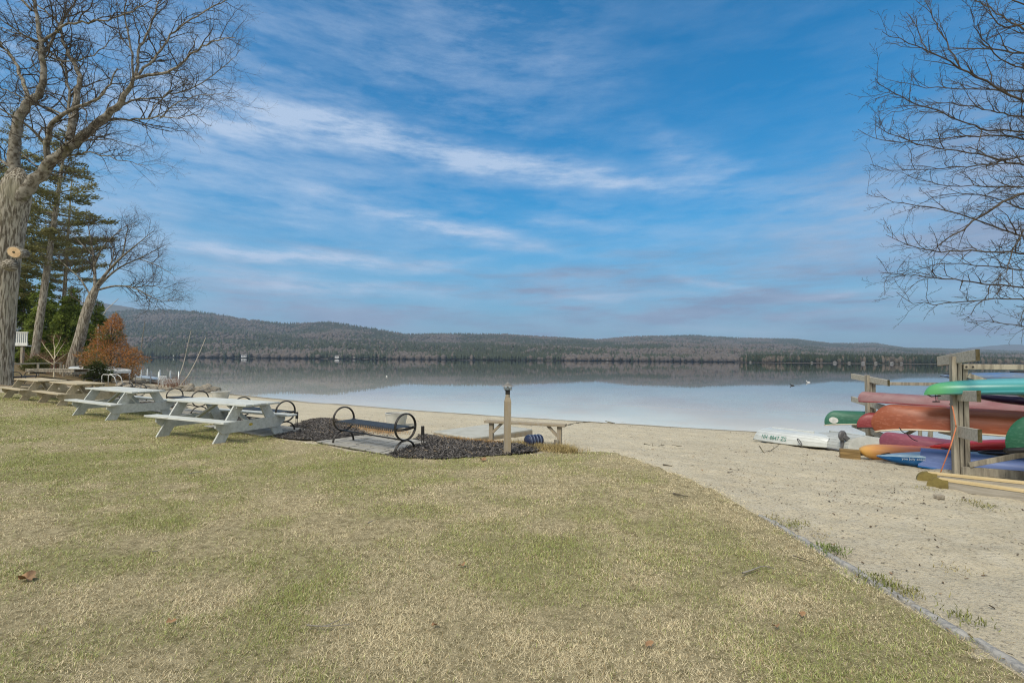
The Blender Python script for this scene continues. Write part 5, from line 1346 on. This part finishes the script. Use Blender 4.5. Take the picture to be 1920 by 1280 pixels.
HA, HB = (.10, .14, .03), (.27, .33, .07)
conifer('bright green hemlock with drooping boughs left of the leaning oak trunk', 128, 688, 46, 535, 668, 50, 90, HA, HB, droop=.55, whorl=.42, needle=(.26, .10), name='hemlock_tree', cat='hemlock', shape=.6, seed=4, trunk_px=6, group='hemlocks in the left woods')
conifer('dark green hemlock beside the white deck rail', 78, 688, 48, 520, 672, 52, 75, HA, HB, droop=.5, whorl=.45, needle=(.28, .10), name='hemlock_tree', cat='hemlock', shape=.6, seed=5, trunk_px=6, group='hemlocks in the left woods')
conifer('hemlock close behind the big oak trunk', 40, 688, 52, 500, 672, 46, 50, HA, HB, droop=.5, whorl=.5, needle=(.3, .11), name='hemlock_tree', cat='hemlock', shape=.6, seed=6, trunk_px=6, group='hemlocks in the left woods')
conifer('small hemlock behind the leaning oak trunk', 178, 690, 54, 560, 676, 36, 75, HA, HB, droop=.5, whorl=.45, needle=(.28, .10), name='hemlock_tree', cat='hemlock', shape=.6, seed=7, trunk_px=5, group='hemlocks in the left woods')
# rusty conifer bush
def bush(label, name, cat, px, py, D_, prof, n_, cfn, ln, wd, seed, group=None):
    """prof: list of (height px above base, half width px, centre offset px)"""
    rg = np.random.default_rng(seed); q = on(px, py); b_ = V(q[0], q[1], q[2]) if D_ is None else V(*at(px, py, D_)[:2], 0)
    if D_ is not None: b_[2] = g(b_[0], b_[1])
    sc = b_[1]/FPX; h_, w_, o_ = np.array(prof, float).T
    t_ = thing(name, label, cat, b_, group=group)
    hz = rg.uniform(0, h_[-1], n_*2); wz = np.interp(hz, h_, w_); k = rg.uniform(0, w_.max(), n_*2) < wz; hz, wz = hz[k][:n_], wz[k][:n_]; m_ = len(hz)
    a = rg.uniform(0, 2*PI, m_); rad = wz*np.sqrt(rg.uniform(.12, 1, m_))*(.45+1.05*fbm(np.cos(a)*1.6+hz*.02+9, np.sin(a)*1.6+hz*.07+3, seed, 3))
    C_ = np.stack([(np.interp(hz, h_, o_)+rad*np.cos(a))*sc, rad*np.sin(a)*sc, hz*sc*.97+.05], 1)+rg.normal(size=(m_, 3))*.06
    Dr = np.stack([np.cos(a), np.sin(a), rg.uniform(.1, 1.0, m_)], 1)+rg.normal(size=(m_, 3))*.5
    leafquads('crown', C_, Dr, ln*rg.uniform(.5, 1.5, m_), wd*rg.uniform(.6, 1.4, m_), cfn(C_/sc, rg), t_, rg)
    T_ = Tubes()
    for k in range(46):
        a = rg.uniform(0, 2*PI); z = rg.uniform(.1, .9); zz = z*h_[-1]*sc; l_ = np.interp(z*h_[-1], h_, w_)*sc*.95
        o = np.interp(z*h_[-1], h_, o_)*sc
        P_ = np.array([[o*f+math.cos(a)*l_*f, math.sin(a)*l_*f, zz*.75+zz*.3*f] for f in np.linspace(0, 1, 5)]); T_.add(P_, np.linspace(.03, .006, 5), 4)
    T_.add(np.array([[np.interp(f*h_[-1], h_, o_)*sc*f, 0, f*h_[-1]*sc*.95] for f in np.linspace(0, 1, 6)]), np.linspace(.10, .01, 6), 6)
    T_.build('stems', M['twig_bark'], t_); return t_
def rust(C_, rg):
    n_ = len(C_); f = fbm(C_[:, 0]*.035+5, C_[:, 2]*.035, 71, 3)+.10*rg.normal(size=n_)
    lowleft = np.clip((-C_[:, 0]+10)/60, -.5, 1)*.20+np.clip((40-C_[:, 2])/60, -.6, 1)*.20
    grn = (f+lowleft > .48)[:, None]
    gry = (rg.uniform(0, 1, n_) < .18)[:, None]
    c = np.where(grn, np.array([.16, .175, .05]), np.array([.50, .235, .08])); c = np.where(gry, np.array([.36, .27, .20]), c)
    return c*rg.uniform(.55, 1.4, (n_, 1))
bush('rusty orange and green conifer bush at the water left of the dock', 'conifer_bush', 'bush', 205, 708, 39, [(0, 34, 2), (15, 45, -2), (36, 50, 4), (58, 44, 4), (72, 26, -4), (92, 22, -2), (106, 17, 4), (122, 8, 8), (130, 2, 8)], 15000, rust, .17, .045, 61)
bush('small dark green shrub under the rusty conifer, beside the rope fence post', 'evergreen_shrub', 'shrub', 182, 706, 36, [(0, 16, 0), (12, 22, 0), (26, 16, 0), (36, 4, 0)], 2600, lambda C_, rg: np.array([.045, .062, .018])*rg.uniform(.5, 1.6, (len(C_), 1)), .15, .05, 62)
bush('yellow green shrub beneath the white deck rail', 'evergreen_shrub', 'shrub', 66, 690, 36, [(0, 16, 0), (8, 20, 0), (20, 14, 0), (28, 3, 0)], 1800, lambda C_, rg: np.array([.10, .115, .03])*rg.uniform(.5, 1.5, (len(C_), 1)), .16, .05, 63)
def stalks(label, name, cat, px, py, n_, hpx, spread, m, seed, lean=.25, r=.006, D_=None):
    rg = np.random.default_rng(seed); q = on(px, py); b_ = V(q[0], q[1], q[2]) if D_ is None else V(*at(px, py, D_)[:2], 0)
    if D_ is not None: b_[2] = g(b_[0], b_[1])
    sc = b_[1]/FPX; o = thing(name, label, cat, b_); T_ = Tubes()
    for k in range(n_):
        a = rg.uniform(0, 2*PI); s0 = spread*sc*math.sqrt(rg.uniform()); h_ = hpx*sc*rg.uniform(.5, 1.1); l_ = rg.normal()*lean*h_
        P_ = np.array([[s0*math.cos(a)+l_*f*f+rg.normal()*.02, s0*math.sin(a), h_*f-.03] for f in np.linspace(0, 1, 4)]); T_.add(P_, np.linspace(r, r*.4, 4), 3)
    T_.build('stems', m, o); return o
M['straw'] = mat('dry_straw', (.40, .31, .17), .9, .1, noise=(6, (1, 1, 1), (.28, .20, .10), .4, .65))
M['redbrush'] = mat('reddish_brush', (.22, .12, .085), .9, .1)
stalks('clump of tall dry straw stalks in front of the rusty conifer', 'dry_stalks', 'plant', 243, 712, 60, 34, 16, M['straw'], 81, .2, .012)
stalks('low reddish brush around the foot of the birch saplings', 'red_brush', 'shrub', 322, 727, 160, 24, 26, M['redbrush'], 82, .5, .008)
stalks('low reddish bare shrub between the big trunk and the leaning oak', 'red_brush', 'shrub', 85, 690, 240, 40, 34, M['redbrush'], 83, .45, .009, D_=38)
# birch saplings
def sapling(label, px, m, w0, seed, k=True):
    D_ = on(px[0][0], px[0][1])[1]; P0 = [at(x, y, D_) for x, y in px]; b_ = P0[0].copy(); b_[2] = g(b_[0], b_[1])
    o = thing('birch_sapling', label, 'birch', b_, group=None); T_ = Tubes(); rg = np.random.default_rng(seed); P0[0][2] = b_[2]-.05
    P_, r_ = resample(P0, np.linspace(w0, .9, len(px))*D_/FPX*.5, .3); T_.add(loc_(P_, b_), r_, 7); T_.build('stem', m, o)
    if k: T2 = Tubes(); spawn(T2, loc_(P_, b_), r_, 0, [(.34, .4, 1.1, .3, .7, .25, 3), (.25, .15, .4, .4, 1, .1, 3)], rg, .35); T2.build('twigs', M['twig_bark'], o)
sapling('slender white birch sapling leaning far right over the water', [(335, 725), (352, 706), (366, 680), (377, 655), (386, 632)], M['birch'], 2.1, 91)
sapling('slender white birch sapling nearer upright, left of the leaning one', [(330, 720), (338, 700), (345, 680), (350, 655), (358, 620)], M['birch'], 1.9, 92)
sapling('thin pale sapling behind the rusty conifer bush', [(262, 700), (264, 670), (267, 635), (272, 600)], M['limb_bark'], 2.4, 93)
sapling('thin grey trunk among the hemlocks', [(148, 690), (147, 640), (148, 590), (150, 540)], M['limb_bark'], 5, 94)
sapling('crooked white birch stem leaning right over the rusty conifer', [(180, 690), (184, 640), (188, 600), (200, 580), (222, 560)], M['birch'], 3, 95)
# ornamental tree
D_ = 34; b_ = V(*at(101, 706, D_)[:2], 0); b_[2] = g(b_[0], b_[1])
orn = thing('ornamental_tree', 'small bare spreading ornamental tree behind the timber rail', 'tree', b_); Tl, Tt = Tubes(), Tubes()
for px, w0 in (([(101, 706), (101, 690), (102, 672)], 4.5), ([(102, 675), (92, 660), (84, 650), (78, 640)], 2.6), ([(102, 672), (103, 655), (100, 640), (102, 628)], 2.6), ([(102, 672), (112, 655), (122, 640)], 2.4), ([(101, 684), (86, 675), (70, 664)], 2.2), ([(102, 680), (118, 668), (132, 658)], 2), ([(103, 655), (112, 640), (114, 630)], 1.8)):
    P_, r_ = resample([at(x, y, D_+.4*i) for i, (x, y) in enumerate(px)], np.linspace(w0, w0*.4, len(px))*D_/FPX*.30, .2); P_ = loc_(P_, b_)
    if px[0] == (101, 706): P_[0][2] = -.1
    Tl.add(P_, r_, 6); spawn(Tt, P_, r_, 0, [(.16, .5, 1.0, .4, .9, .3, 3), (.14, .2, .45, .4, 1, .2, 3)], tr, .45)
Tl.build('trunk', M['old_wood'], orn); Tt.build('twigs', M['redbrush'], orn)

# ------------------------------------------------------------------ left bank things
Dr_ = 40
a = at(26, 622, Dr_); b_ = at(53, 622, Dr_); zb = at(40, 648, Dr_)[2]
dk = thing('deck_railing', 'white railed deck corner on a post beside the big oak trunk', 'deck', (a[0]-.3, a[1], zb-0)); ln = b_[0]-a[0]+.3; hh = a[2]-zb
mb = MB(); mb.box((ln/2, 0, hh-.04), (ln, .10, .08)); mb.box((ln/2, 0, .12), (ln, .08, .24)); mb.box((ln/2-.1, .3, 0), (ln-.2, .5, .10)); mb.build('frame', M['white_paint'], dk)
nb_ = 9
for k_ in range(nb_):
    mb = MB(); mb.box((ln*(k_+.5)/nb_, 0, hh*.56), (.075, .06, hh*.75)); mb.build('baluster', M['white_paint'], dk)
zg_ = g(a[0], a[1]); 
for x in (ln-.55,):
    mb = MB(); mb.box((x, .15, (zg_-zb-.2)/2), (.18, .18, zb-zg_+.2)); mb.build('support_post', M['grey_wood'], dk)
def fpost(px, py0, py1, label, nm='rope_fence_post', w=.10, D_=None):
    q = on(px, py1); h_ = (py1-py0)/FPX*q[1]; mb = MB(); mb.box((0, 0, h_/2-.1), (w, w, h_+.2), bev=.01); o = mb.build(nm, M['grey_wood']); o.location = (q[0], q[1], q[2]); tag(o, label, 'fence post'); return at(px, py0+2, q[1]), at(px, py0+10, q[1])
pA = fpost(168, 686, 708, 'grey rope fence post in front of the rusty conifer'); pB = fpost(119, 684, 706, 'grey rope fence post beside the small ornamental tree')
fo = 1
for k_, nm in ((0, 'upper tan rope sagging between the two grey fence posts'), (1, 'lower tan rope sagging between the two grey fence posts')):
    rope('fence_rope', nm, [pB[k_], pA[k_]], .025, M['rope'], .32)
qa, qb = on(20, 704), on(116, 706); rf = thing('rail_fence', 'low weathered two post rail fence behind the far picnic table', 'fence', (qa[0], qa[1], qa[2]), math.atan2(qb[1]-qa[1], qb[0]-qa[0])); l_ = float(np.hypot(*(qb-qa)[:2]))
mb = MB(); mb.box((l_/2, 0, .72), (l_, .07, .09)); mb.build('rail', M['old_wood'], rf)
for x in (.3, l_*.5, l_-.1):
    mb = MB(); mb.box((x, 0.06, .32), (.11, .11, .9)); mb.build('post', M['grey_wood'], rf)
o, h = dinghy('long pale aluminium hull lying upside down behind the rope fence', 4.6, 1.3, .5, M['alu'], 4, None)
q = on(84, 701); frame3(o, q+V(0, 2.2, .05), q+V(3, 2.3, .03))
q = on(20, 701); mb = MB()
for k_ in range(6): mb.box((1.6, (k_-2.5)*.2, .30), (3.2, .185, .05))
mb.box((1.6, -.55, .2), (3.2, .05, .16)); mb.box((1.6, .55, .2), (3.2, .05, .16)); mb.box((.2, 0, .06), (.1, 1.1, .16)); mb.box((3, 0, .06), (.1, 1.1, .16))
o = mb.build('dock_section', M['grey_wood']); o.location = (q[0], q[1]+1.5, q[2]); tag(o, 'weathered dock section stacked on blocks left of the aluminium hull', 'dock section')
# flag on its pole
D_ = 41; q = at(181, 690, D_); b_ = V(q[0], q[1], g(q[0], q[1])); ft = at(181, 612, D_)
fl = thing('flag', 'limp red and white striped flag on a pole behind the rusty conifer', 'flag', b_)
mb = MB(); mb.tube([(0, 0, 0), (0, 0, ft[2]-b_[2])], .03, 8); mb.build('pole', M['white_paint'], fl, True)
top = ft[2]-b_[2]-.1
for k_ in range(7):
    mb = MB(); rows = []
    for i in range(10):
        z = top-i*.105; rows.append([(.04+.065*(k_+f)+.04*math.sin(i*.5+k_), .07*math.sin(k_*1.4+f*1.4+i*.25), z-.03*(k_+f)) for f in (0, .5, 1)])
    mb.grid(rows[3:] if k_ < 3 else rows); mb.build('stripe', M['red_stripe'] if k_ % 2 == 0 else M['white_stripe'], fl, True)
    if k_ < 3:
        mb = MB(); mb.grid(rows[:4]); mb.build('canton', M['blue_cloth'], fl, True)
# small dock at the rocks
Dd = 44
a, b_ = at(258, 705, Dd+4), at(318, 711, Dd-4); dv = b_-a; l_ = float(np.linalg.norm(dv[:2])); yaw = math.atan2(dv[1], dv[0])
dck = thing('small_dock', 'pale aluminium dock section with posts at the rocks by the water', 'dock', (a[0], a[1], .42), yaw)
mb = MB(); mb.box((l_/2, 0, 0), (l_, 1.3, .10)); mb.box((l_/2, -.62, -.10), (l_, .06, .22)); mb.box((l_/2, .62, -.1), (l_, .06, .22)); mb.build('deck', M['alu'], dck)
for x in (.4, l_*.45, l_*.75, l_-.3):
    for s in (-1, 1):
        mb = MB(); mb.tube([(x, s*.7, -1.4), (x, s*.7, .75)], .05, 8); mb.build('post', M['alu'], dck, True)
mb = MB(); mb.box((l_+.02, 0, -.1), (.06, 1.3, .5)); mb.box((l_-.9, -.3, .2), (.6, .5, .3), bev=.03); mb.build('bumper_box', M['white_paint'], dck)
# sign stakes, tubular rail
for px, y0, y1, lab in ((242, 702, 724, 'thin metal stake at the rocks, left of a taller one'), (253, 703, 733, 'taller thin metal stake in front of the rocks')):
    q = on(px, y1); h_ = (y1-y0)/FPX*q[1]; o = thing('metal_stake', lab, 'stake', (q[0], q[1], q[2])); mb = MB(); mb.tube([(0, 0, -.1), (0, 0, h_)], .018, 7); mb.build('rod', M['grey_plastic'], o, True); mb = MB(); mb.lathe([(.0, h_-.01), (.035, h_), (.035, h_+.05), (0, h_+.06)], 10); mb.build('knob', M['alu'], o, True)
q = on(190, 724); o = thing('tubular_rail', 'white tubular hand rail beside the half hidden bench', 'hand rail', (q[0], q[1]+.6, q[2]))
for y in (0, .5):
    mb = MB(); mb.tube([(-.5, y, 0), (-.5, y, .62), (-.42, y, .72), (.1, y, .70), (.3, y, .55), (.5, y, .02)], .025, 7); mb.build('rail', M['white_paint'], o, True)
# rocks along the bank
import bmesh
def rock_mesh(seed):
    bm = bmesh.new(); bmesh.ops.create_icosphere(bm, subdivisions=2, radius=1); rg = np.random.default_rng(seed); ax = rg.normal(size=(9, 3)); ax /= np.linalg.norm(ax, axis=1)[:, None]; cut = rg.uniform(.55, .95, 9)
    for v in bm.verts:
        p_ = np.array(v.co)
        for a_, c_ in zip(ax, cut):
            d_ = p_ @ a_
            if d_ > c_: p_ = p_-a_*(d_-c_)
        v.co = p_
    me = bpy.data.meshes.new('rock'); bm.to_mesh(me); bm.free(); me.materials.append(M['rock']); return me
rocks = [rock_mesh(k) for k in range(8)]
rk = np.random.default_rng(5); cnt = 0
seg = [((222, 720), (300, 714)), ((300, 716), (345, 728)), ((345, 729), (408, 735)), ((230, 728), (318, 731))]
for (p0, p1), n_ in zip(seg, (46, 36, 44, 34)):
    for k_ in range(n_):
        f = rk.uniform(); q = on(p0[0]*(1-f)+p1[0]*f+rk.normal()*5, p0[1]*(1-f)+p1[1]*f+rk.normal()*2.4); sz = rk.uniform(.10, .34)*(1.1 if n_ > 40 else .8)
        o = bpy.data.objects.new('rock', rocks[rk.integers(0, 8)]); col.objects.link(o); o.location = (q[0], q[1], q[2]+sz*.25); o.scale = (sz*rk.uniform(.8, 1.5), sz*rk.uniform(.8, 1.3), sz*rk.uniform(.5, .9)); o.rotation_euler = (0, 0, rk.uniform(0, 6))
        tag(o, 'tan grey rock in the riprap bank along the water', 'rock', 'riprap rocks along the left bank'); cnt += 1
# dry grass along the mulch edge
def drygrass(label, px, n_, h_, spread, seed, col_=(.36, .26, .13)):
    rg = np.random.default_rng(seed); xs_ = np.array([on(*q)[:2] for q in px]); i = rg.integers(0, len(xs_)-1, n_) if len(xs_) > 1 else np.zeros(n_, int); f = rg.uniform(0, 1, n_)[:, None]
    c_ = xs_[i]*(1-f)+xs_[np.minimum(i+1, len(xs_)-1)]*f+rg.normal(size=(n_, 2))*spread; ctr = xs_.mean(0)
    z = gz(c_[:, 0], c_[:, 1])+.03
    cc = np.array(col_)*rg.uniform(.5, 1.5, (n_, 1)); Vv, q, tr_, c5 = blades(c_[:, 0]-ctr[0], c_[:, 1]-ctr[1], z-g(*ctr), rg.uniform(.5, 1.2, n_)*h_, np.full(n_, .006), cc, rg, .1, 1.2)
    o = np_mesh('dry_grass_clump', Vv, [q, tr_], M['grass'], cols=c5); o.location = (ctr[0], ctr[1], g(*ctr)); tag(o, label, 'dry grass'); return o
drygrass('dry orange brown grass strip at the mulch edge left of the lamp post', [(838, 826), (870, 831), (905, 834), (935, 836)], 2400, .10, .12, 1, (.40, .25, .11))
drygrass('dry tan grass strip at the mulch edge right of the lamp post', [(965, 834), (995, 837), (1020, 843), (1045, 850)], 2400, .10, .15, 2, (.36, .28, .13))
drygrass('dry grass clump at the foot of the plank bench right leg', [(1040, 842), (1058, 848), (1072, 849)], 1400, .13, .13, 3, (.33, .26, .12))
drygrass('dry grass and russet leaves between the nearest bench and the beach', [(640, 793), (690, 806), (740, 815)], 2600, .10, .22, 4, (.38, .24, .12))
for k_, (px, py, n_, h_, cc_) in enumerate(((1476, 988, 200, .06, (.16, .17, .05)), (1450, 975, 160, .05, (.25, .22, .10)), (1555, 1036, 420, .08, (.13, .17, .045)), (1640, 1095, 300, .07, (.17, .18, .06)), (1500, 985, 160, .05, (.20, .19, .07)), (1700, 1118, 260, .06, (.22, .20, .08)), (1800, 1165, 260, .06, (.17, .18, .06)), (1540, 1010, 140, .04, (.28, .24, .13)), (1820, 945, 220, .06, (.26, .23, .11)), (1738, 920, 160, .05, (.26, .23, .11)), (1848, 955, 200, .06, (.20, .20, .07)), (1790, 1075, 120, .04, (.27, .23, .12)), (1680, 1110, 200, .06, (.15, .17, .05)))):
    o = drygrass('small tuft of grass growing in the sand by the edging stones' if py > 968 else 'small tuft of grass growing in the sand near the timber skids', [(px, py)], n_//2, h_*.62, .07, 20+k_, cc_); o.name = 'grass_tuft'; o['category'] = 'grass tuft'; o['group'] = 'grass tufts on the sand'
# leaves and twigs that stand out
def leaf(px, py, size, label, colm='leaf'):
    q = on(px, py); mb = MB(); out = []
    for k in range(24):
        a = 2*PI*k/24; r_ = size*(.55+.45*abs(math.cos(a*2.5)))*(1-.35*abs(math.sin(a))); out.append((r_*math.cos(a), r_*math.sin(a), .35*size*math.cos(a)**2+.15*size*math.sin(3*a)))
    mb.add(out+[(0, 0, .0)], [(i, (i+1) % 24, 24) for i in range(24)]); o = mb.build('fallen_leaf', M[colm], None, True); o.location = (q[0], q[1], q[2]+.045); o.rotation_euler = (.25, .1, random.uniform(0, 6)); tag(o, label, 'leaf', 'fallen oak leaves on the lawn')
leaf(50, 1096, .085, 'large curled tan oak leaf on the lawn at far left'); leaf(905, 867, .085, 'pale orange oak leaf on the lawn near the lamp post'); leaf(866, 1070, .04, 'small pale oak leaf in the middle of the lawn')
leaf(1503, 1165, .035, 'small orange leaf on the lawn near the edging stones'); leaf(1455, 1187, .03, 'small dark red leaf on the lawn left of the orange one'); leaf(815, 1185, .03, 'small brown leaf low in the middle of the lawn'); leaf(1215, 1222, .035, 'small pale leaf at the bottom of the lawn'); leaf(1562, 1030, .03, 'reddish leaf caught in the grass tuft by the edging'); leaf(320, 1178, .03, 'small dark leaf on the lawn lower left')
def twig(px, label, r, side=0, nm='twig', h=.012, m='limb_bark', up=None):
    P_ = []
    for k, q in enumerate(px):
        w = on(*q); P_.append(V(w[0], w[1], w[2]+h+(up[k] if up else 0)+.004*random.random()))
    b_ = P_[0]; T_ = Tubes(); Q, r_ = resample(loc_(P_, b_), np.linspace(r, r*.5, len(P_)), .04); T_.add(Q, r_, 6)
    if side: spawn(T_, Q, r_, 0, [(.10, .05, .16, .4, 1.0, .1, 4)], tr, .3)
    o = T_.build(nm, M[m], None); o.location = b_; tag(o, label, 'twig'); return o
twig([(1392, 1087), (1412, 1080), (1432, 1071), (1452, 1078)], 'crooked grey twig on the lawn near the edging stones', .007, 0, h=.05)
twig([(1487, 1053), (1505, 1058), (1525, 1066)], 'straight thin brown twig on the lawn beside the edging', .005, h=.05)
twig([(575, 1188), (610, 1192), (655, 1186)], 'thin twig low in the middle of the lawn', .005, 1, h=.05)
twig([(690, 990), (700, 985)], 'short pale twig on the lawn', .006, h=.05); twig([(352, 894), (375, 891)], 'dark twig on the lawn below the nearest picnic table', .009, h=.05); twig([(285, 1045), (300, 1043)], 'small twig on the lawn at left', .005, h=.05)
twig([(1262, 932), (1275, 936), (1290, 938)], 'short brown stick at the lawn edge near the beach', .012, h=.05)
twig([(1208, 833), (1225, 838), (1248, 835)], 'small pile of dry twigs on the open beach', .016, 1); twig([(1260, 836), (1275, 838), (1288, 837)], 'dark stick on the open beach right of the twig pile', .018)
twig([(1065, 797), (1085, 793), (1105, 791), (1130, 793)], 'thin driftwood branch at the waterline right of the plank bench', .025, 1); twig([(1135, 791), (1152, 794)], 'short dark driftwood piece at the waterline', .04)
twig([(1165, 793), (1190, 794)], 'line of dark wrack at the waterline', .02)
twig([(1424, 848), (1432, 850), (1448, 846), (1460, 848)], 'bare branching stick lying before the lettered white dinghy', .011, 1, up=[.12, .0, .02, .14])
twig([(1243, 872), (1260, 875)], 'short stick on the sand near the lawn edge', .012); twig([(1365, 888), (1374, 885)], 'stub of wood on the sand in front of the dinghies', .014)
q = on(1761, 933); mb = MB(); mb.box((0, 0, .015), (.10, .07, .05), bev=.008); o = mb.build('dark_stone', M['rock']); o.location = q; tag(o, 'small dark stone on the sand in front of the timber skids', 'stone')
# litter scattered on the sand
nl = 60000; lx_ = rng.uniform(-6, 16, nl); ly_ = rng.uniform(2.0, 18, nl)
k = (~inside(LAWN, lx_, ly_)) & (shore_s(lx_, ly_) > .4) & (np.abs(lx_) < 1.15*ly_+.5)
for bd in beds: k &= ~inside(bd, lx_, ly_)
dens = np.clip((fbm(lx_*.8, ly_*.8, 14, 3)-.32)*3, .08, 1)*np.where(ly_ < 9, 1, .55); k &= rng.uniform(0, 1, nl) < dens
lx_, ly_ = lx_[k], ly_[k]; n_ = len(lx_); big = rng.uniform(0, 1, n_) < .04
ln = np.where(big, rng.uniform(.025, .06, n_), rng.uniform(.01, .034, n_)); wd = np.where(rng.uniform(0, 1, n_) < .5, ln*.14, ln*.5)
cc = np.where((rng.uniform(0, 1, n_) < .7)[:, None], np.array([.085, .062, .04]), np.array([.22, .14, .08]))*rng.uniform(.5, 1.5, (n_, 1))
gzl = gz(lx_, ly_)+((fbm(lx_*2.6, ly_*2.6, 31, 3)-.5)*.095+(fbm(lx_*9, ly_*9, 41, 2)-.5)*.03)*sstep(.2, 1.5, shore_s(lx_, ly_))
tag(shards('leaf_litter', np.stack([lx_, ly_, gzl+.006], 1), ln, wd, cc, .35), 'bits of dry leaf and twig scattered over the sand', 'leaf litter', kind='stuff')
# ------------------------------------------------------------------ houses across the lake
def house(px, py, Yd, w, h_, wall, label, group):
    p_ = at(px, py, Yd); z = (max(float(hill(np.array([p_[0]/Yd]), np.array([Yd]))[0]), 0) if Yd > 1290 else .6)
    t_ = thing('lake_house', label, 'house', (p_[0], Yd, z), random.uniform(-.4, .4), group)
    mb = MB(); mb.box((0, 0, h_/2), (w, w*.7, h_)); mb.build('wall', wall, t_)
    mb = MB(); mb.prism([(-w*.42, h_), (w*.42, h_), (0, h_*1.6)], lambda a, b: (-w*.54, a, b), lambda a, b: (w*.54, a, b)); fix_normals(mb.build('roof', M['roof'], t_))
    for k in (-1, 0, 1):
        mb = MB(); mb.box((k*w*.28, -w*.355, h_*.5), (w*.14, .1, h_*.4)); mb.build('window', M['navy'], t_)
for px, w in ((330, 11), (390, 7), (421, 9), (458, 13), (633, 12), (664, 6), (795, 6), (1140, 7), (1172, 6), (1205, 7), (1240, 6)):
    house(px, 670, 1312, w, w*.42, M['wall_white'] if w > 8 else M['wall_tan'], 'tiny pale house at the foot of the hills across the lake', 'houses on the far shore')
for px, Yd, w in ((1407, 955, 6), (1522, 905, 6), (1565, 893, 9), (1592, 885, 7), (1618, 882, 9), (1642, 880, 8), (1672, 885, 9), (1690, 888, 7)):
    house(px, 677, Yd-2, w*.5, w*.24, M['wall_tan'] if w < 9 else M['wall_dull'], 'tiny pale house under the woods of the low point', 'houses on the wooded point')
# gulls, buoy
def bird(px, py, m, label, s):
    d = ray(px, py); p_ = CAM+d*(-CAM[2]/d[2]); mb = MB(); rows = []
    for i in range(9):
        t_ = i/8; x = (t_-.5)*.5*s; r_ = .09*s*math.sin(PI*min(1, t_*1.0+.03))**.7+.004; rows.append([(x, r_*math.cos(a), .03*s+r_*.8*math.sin(a)+(.05*s*(1-t_)**2)) for a in np.linspace(0, 2*PI, 10, endpoint=False)])
    mb.grid(rows, wrap=True)
    mb.tube([(-.20*s, 0, .06*s), (-.235*s, 0, .15*s), (-.25*s, 0, .21*s)], [.05*s, .035*s, .045*s], 8); mb.tube([(-.25*s, 0, .215*s), (-.35*s, 0, .20*s)], [.04*s, .006*s], 8)
    o = mb.build('bird', m, None, True); o.location = (p_[0], p_[1], 0); o.rotation_euler = (0, 0, random.uniform(-.6, .6)); tag(o, label, 'bird')
bird(1516, 717, M['feather_white'], 'white gull floating on the lake left of the boat racks', 1.05); bird(1486, 723, M['feather_dark'], 'dark duck floating on the lake left of the gull', .75)
d = ray(725, 706); p_ = CAM+d*(-CAM[2]/d[2]); mb = MB(); mb.lathe([(.0, -.06), (.09, -.01), (.10, .06), (.06, .13), (.0, .15)], 14); o = mb.build('mooring_buoy', M['white_paint'], None, True); o.location = p_; tag(o, 'white mooring buoy alone on the open lake', 'buoy')

# ------------------------------------------------------------------ haze
mb = MB(); mb.box((0, 4700, 240), (24000, 10600, 510)); hz = mb.build('haze'); tag(hz, 'thin pale blue air over the lake', 'haze', kind='stuff')
hmat = bpy.data.materials.new('haze'); hmat.use_nodes = True; t = hmat.node_tree; t.nodes.clear(); ho = N(t, 'ShaderNodeOutputMaterial'); hv = N(t, 'ShaderNodeVolumePrincipled')
hv.inputs['Color'].default_value = (.62, .80, 1.0, 1); hv.inputs['Density'].default_value = HAZE; hv.inputs['Anisotropy'].default_value = .2
L(t, hv.outputs[0], ho.inputs['Volume']); hz.data.materials.append(hmat)
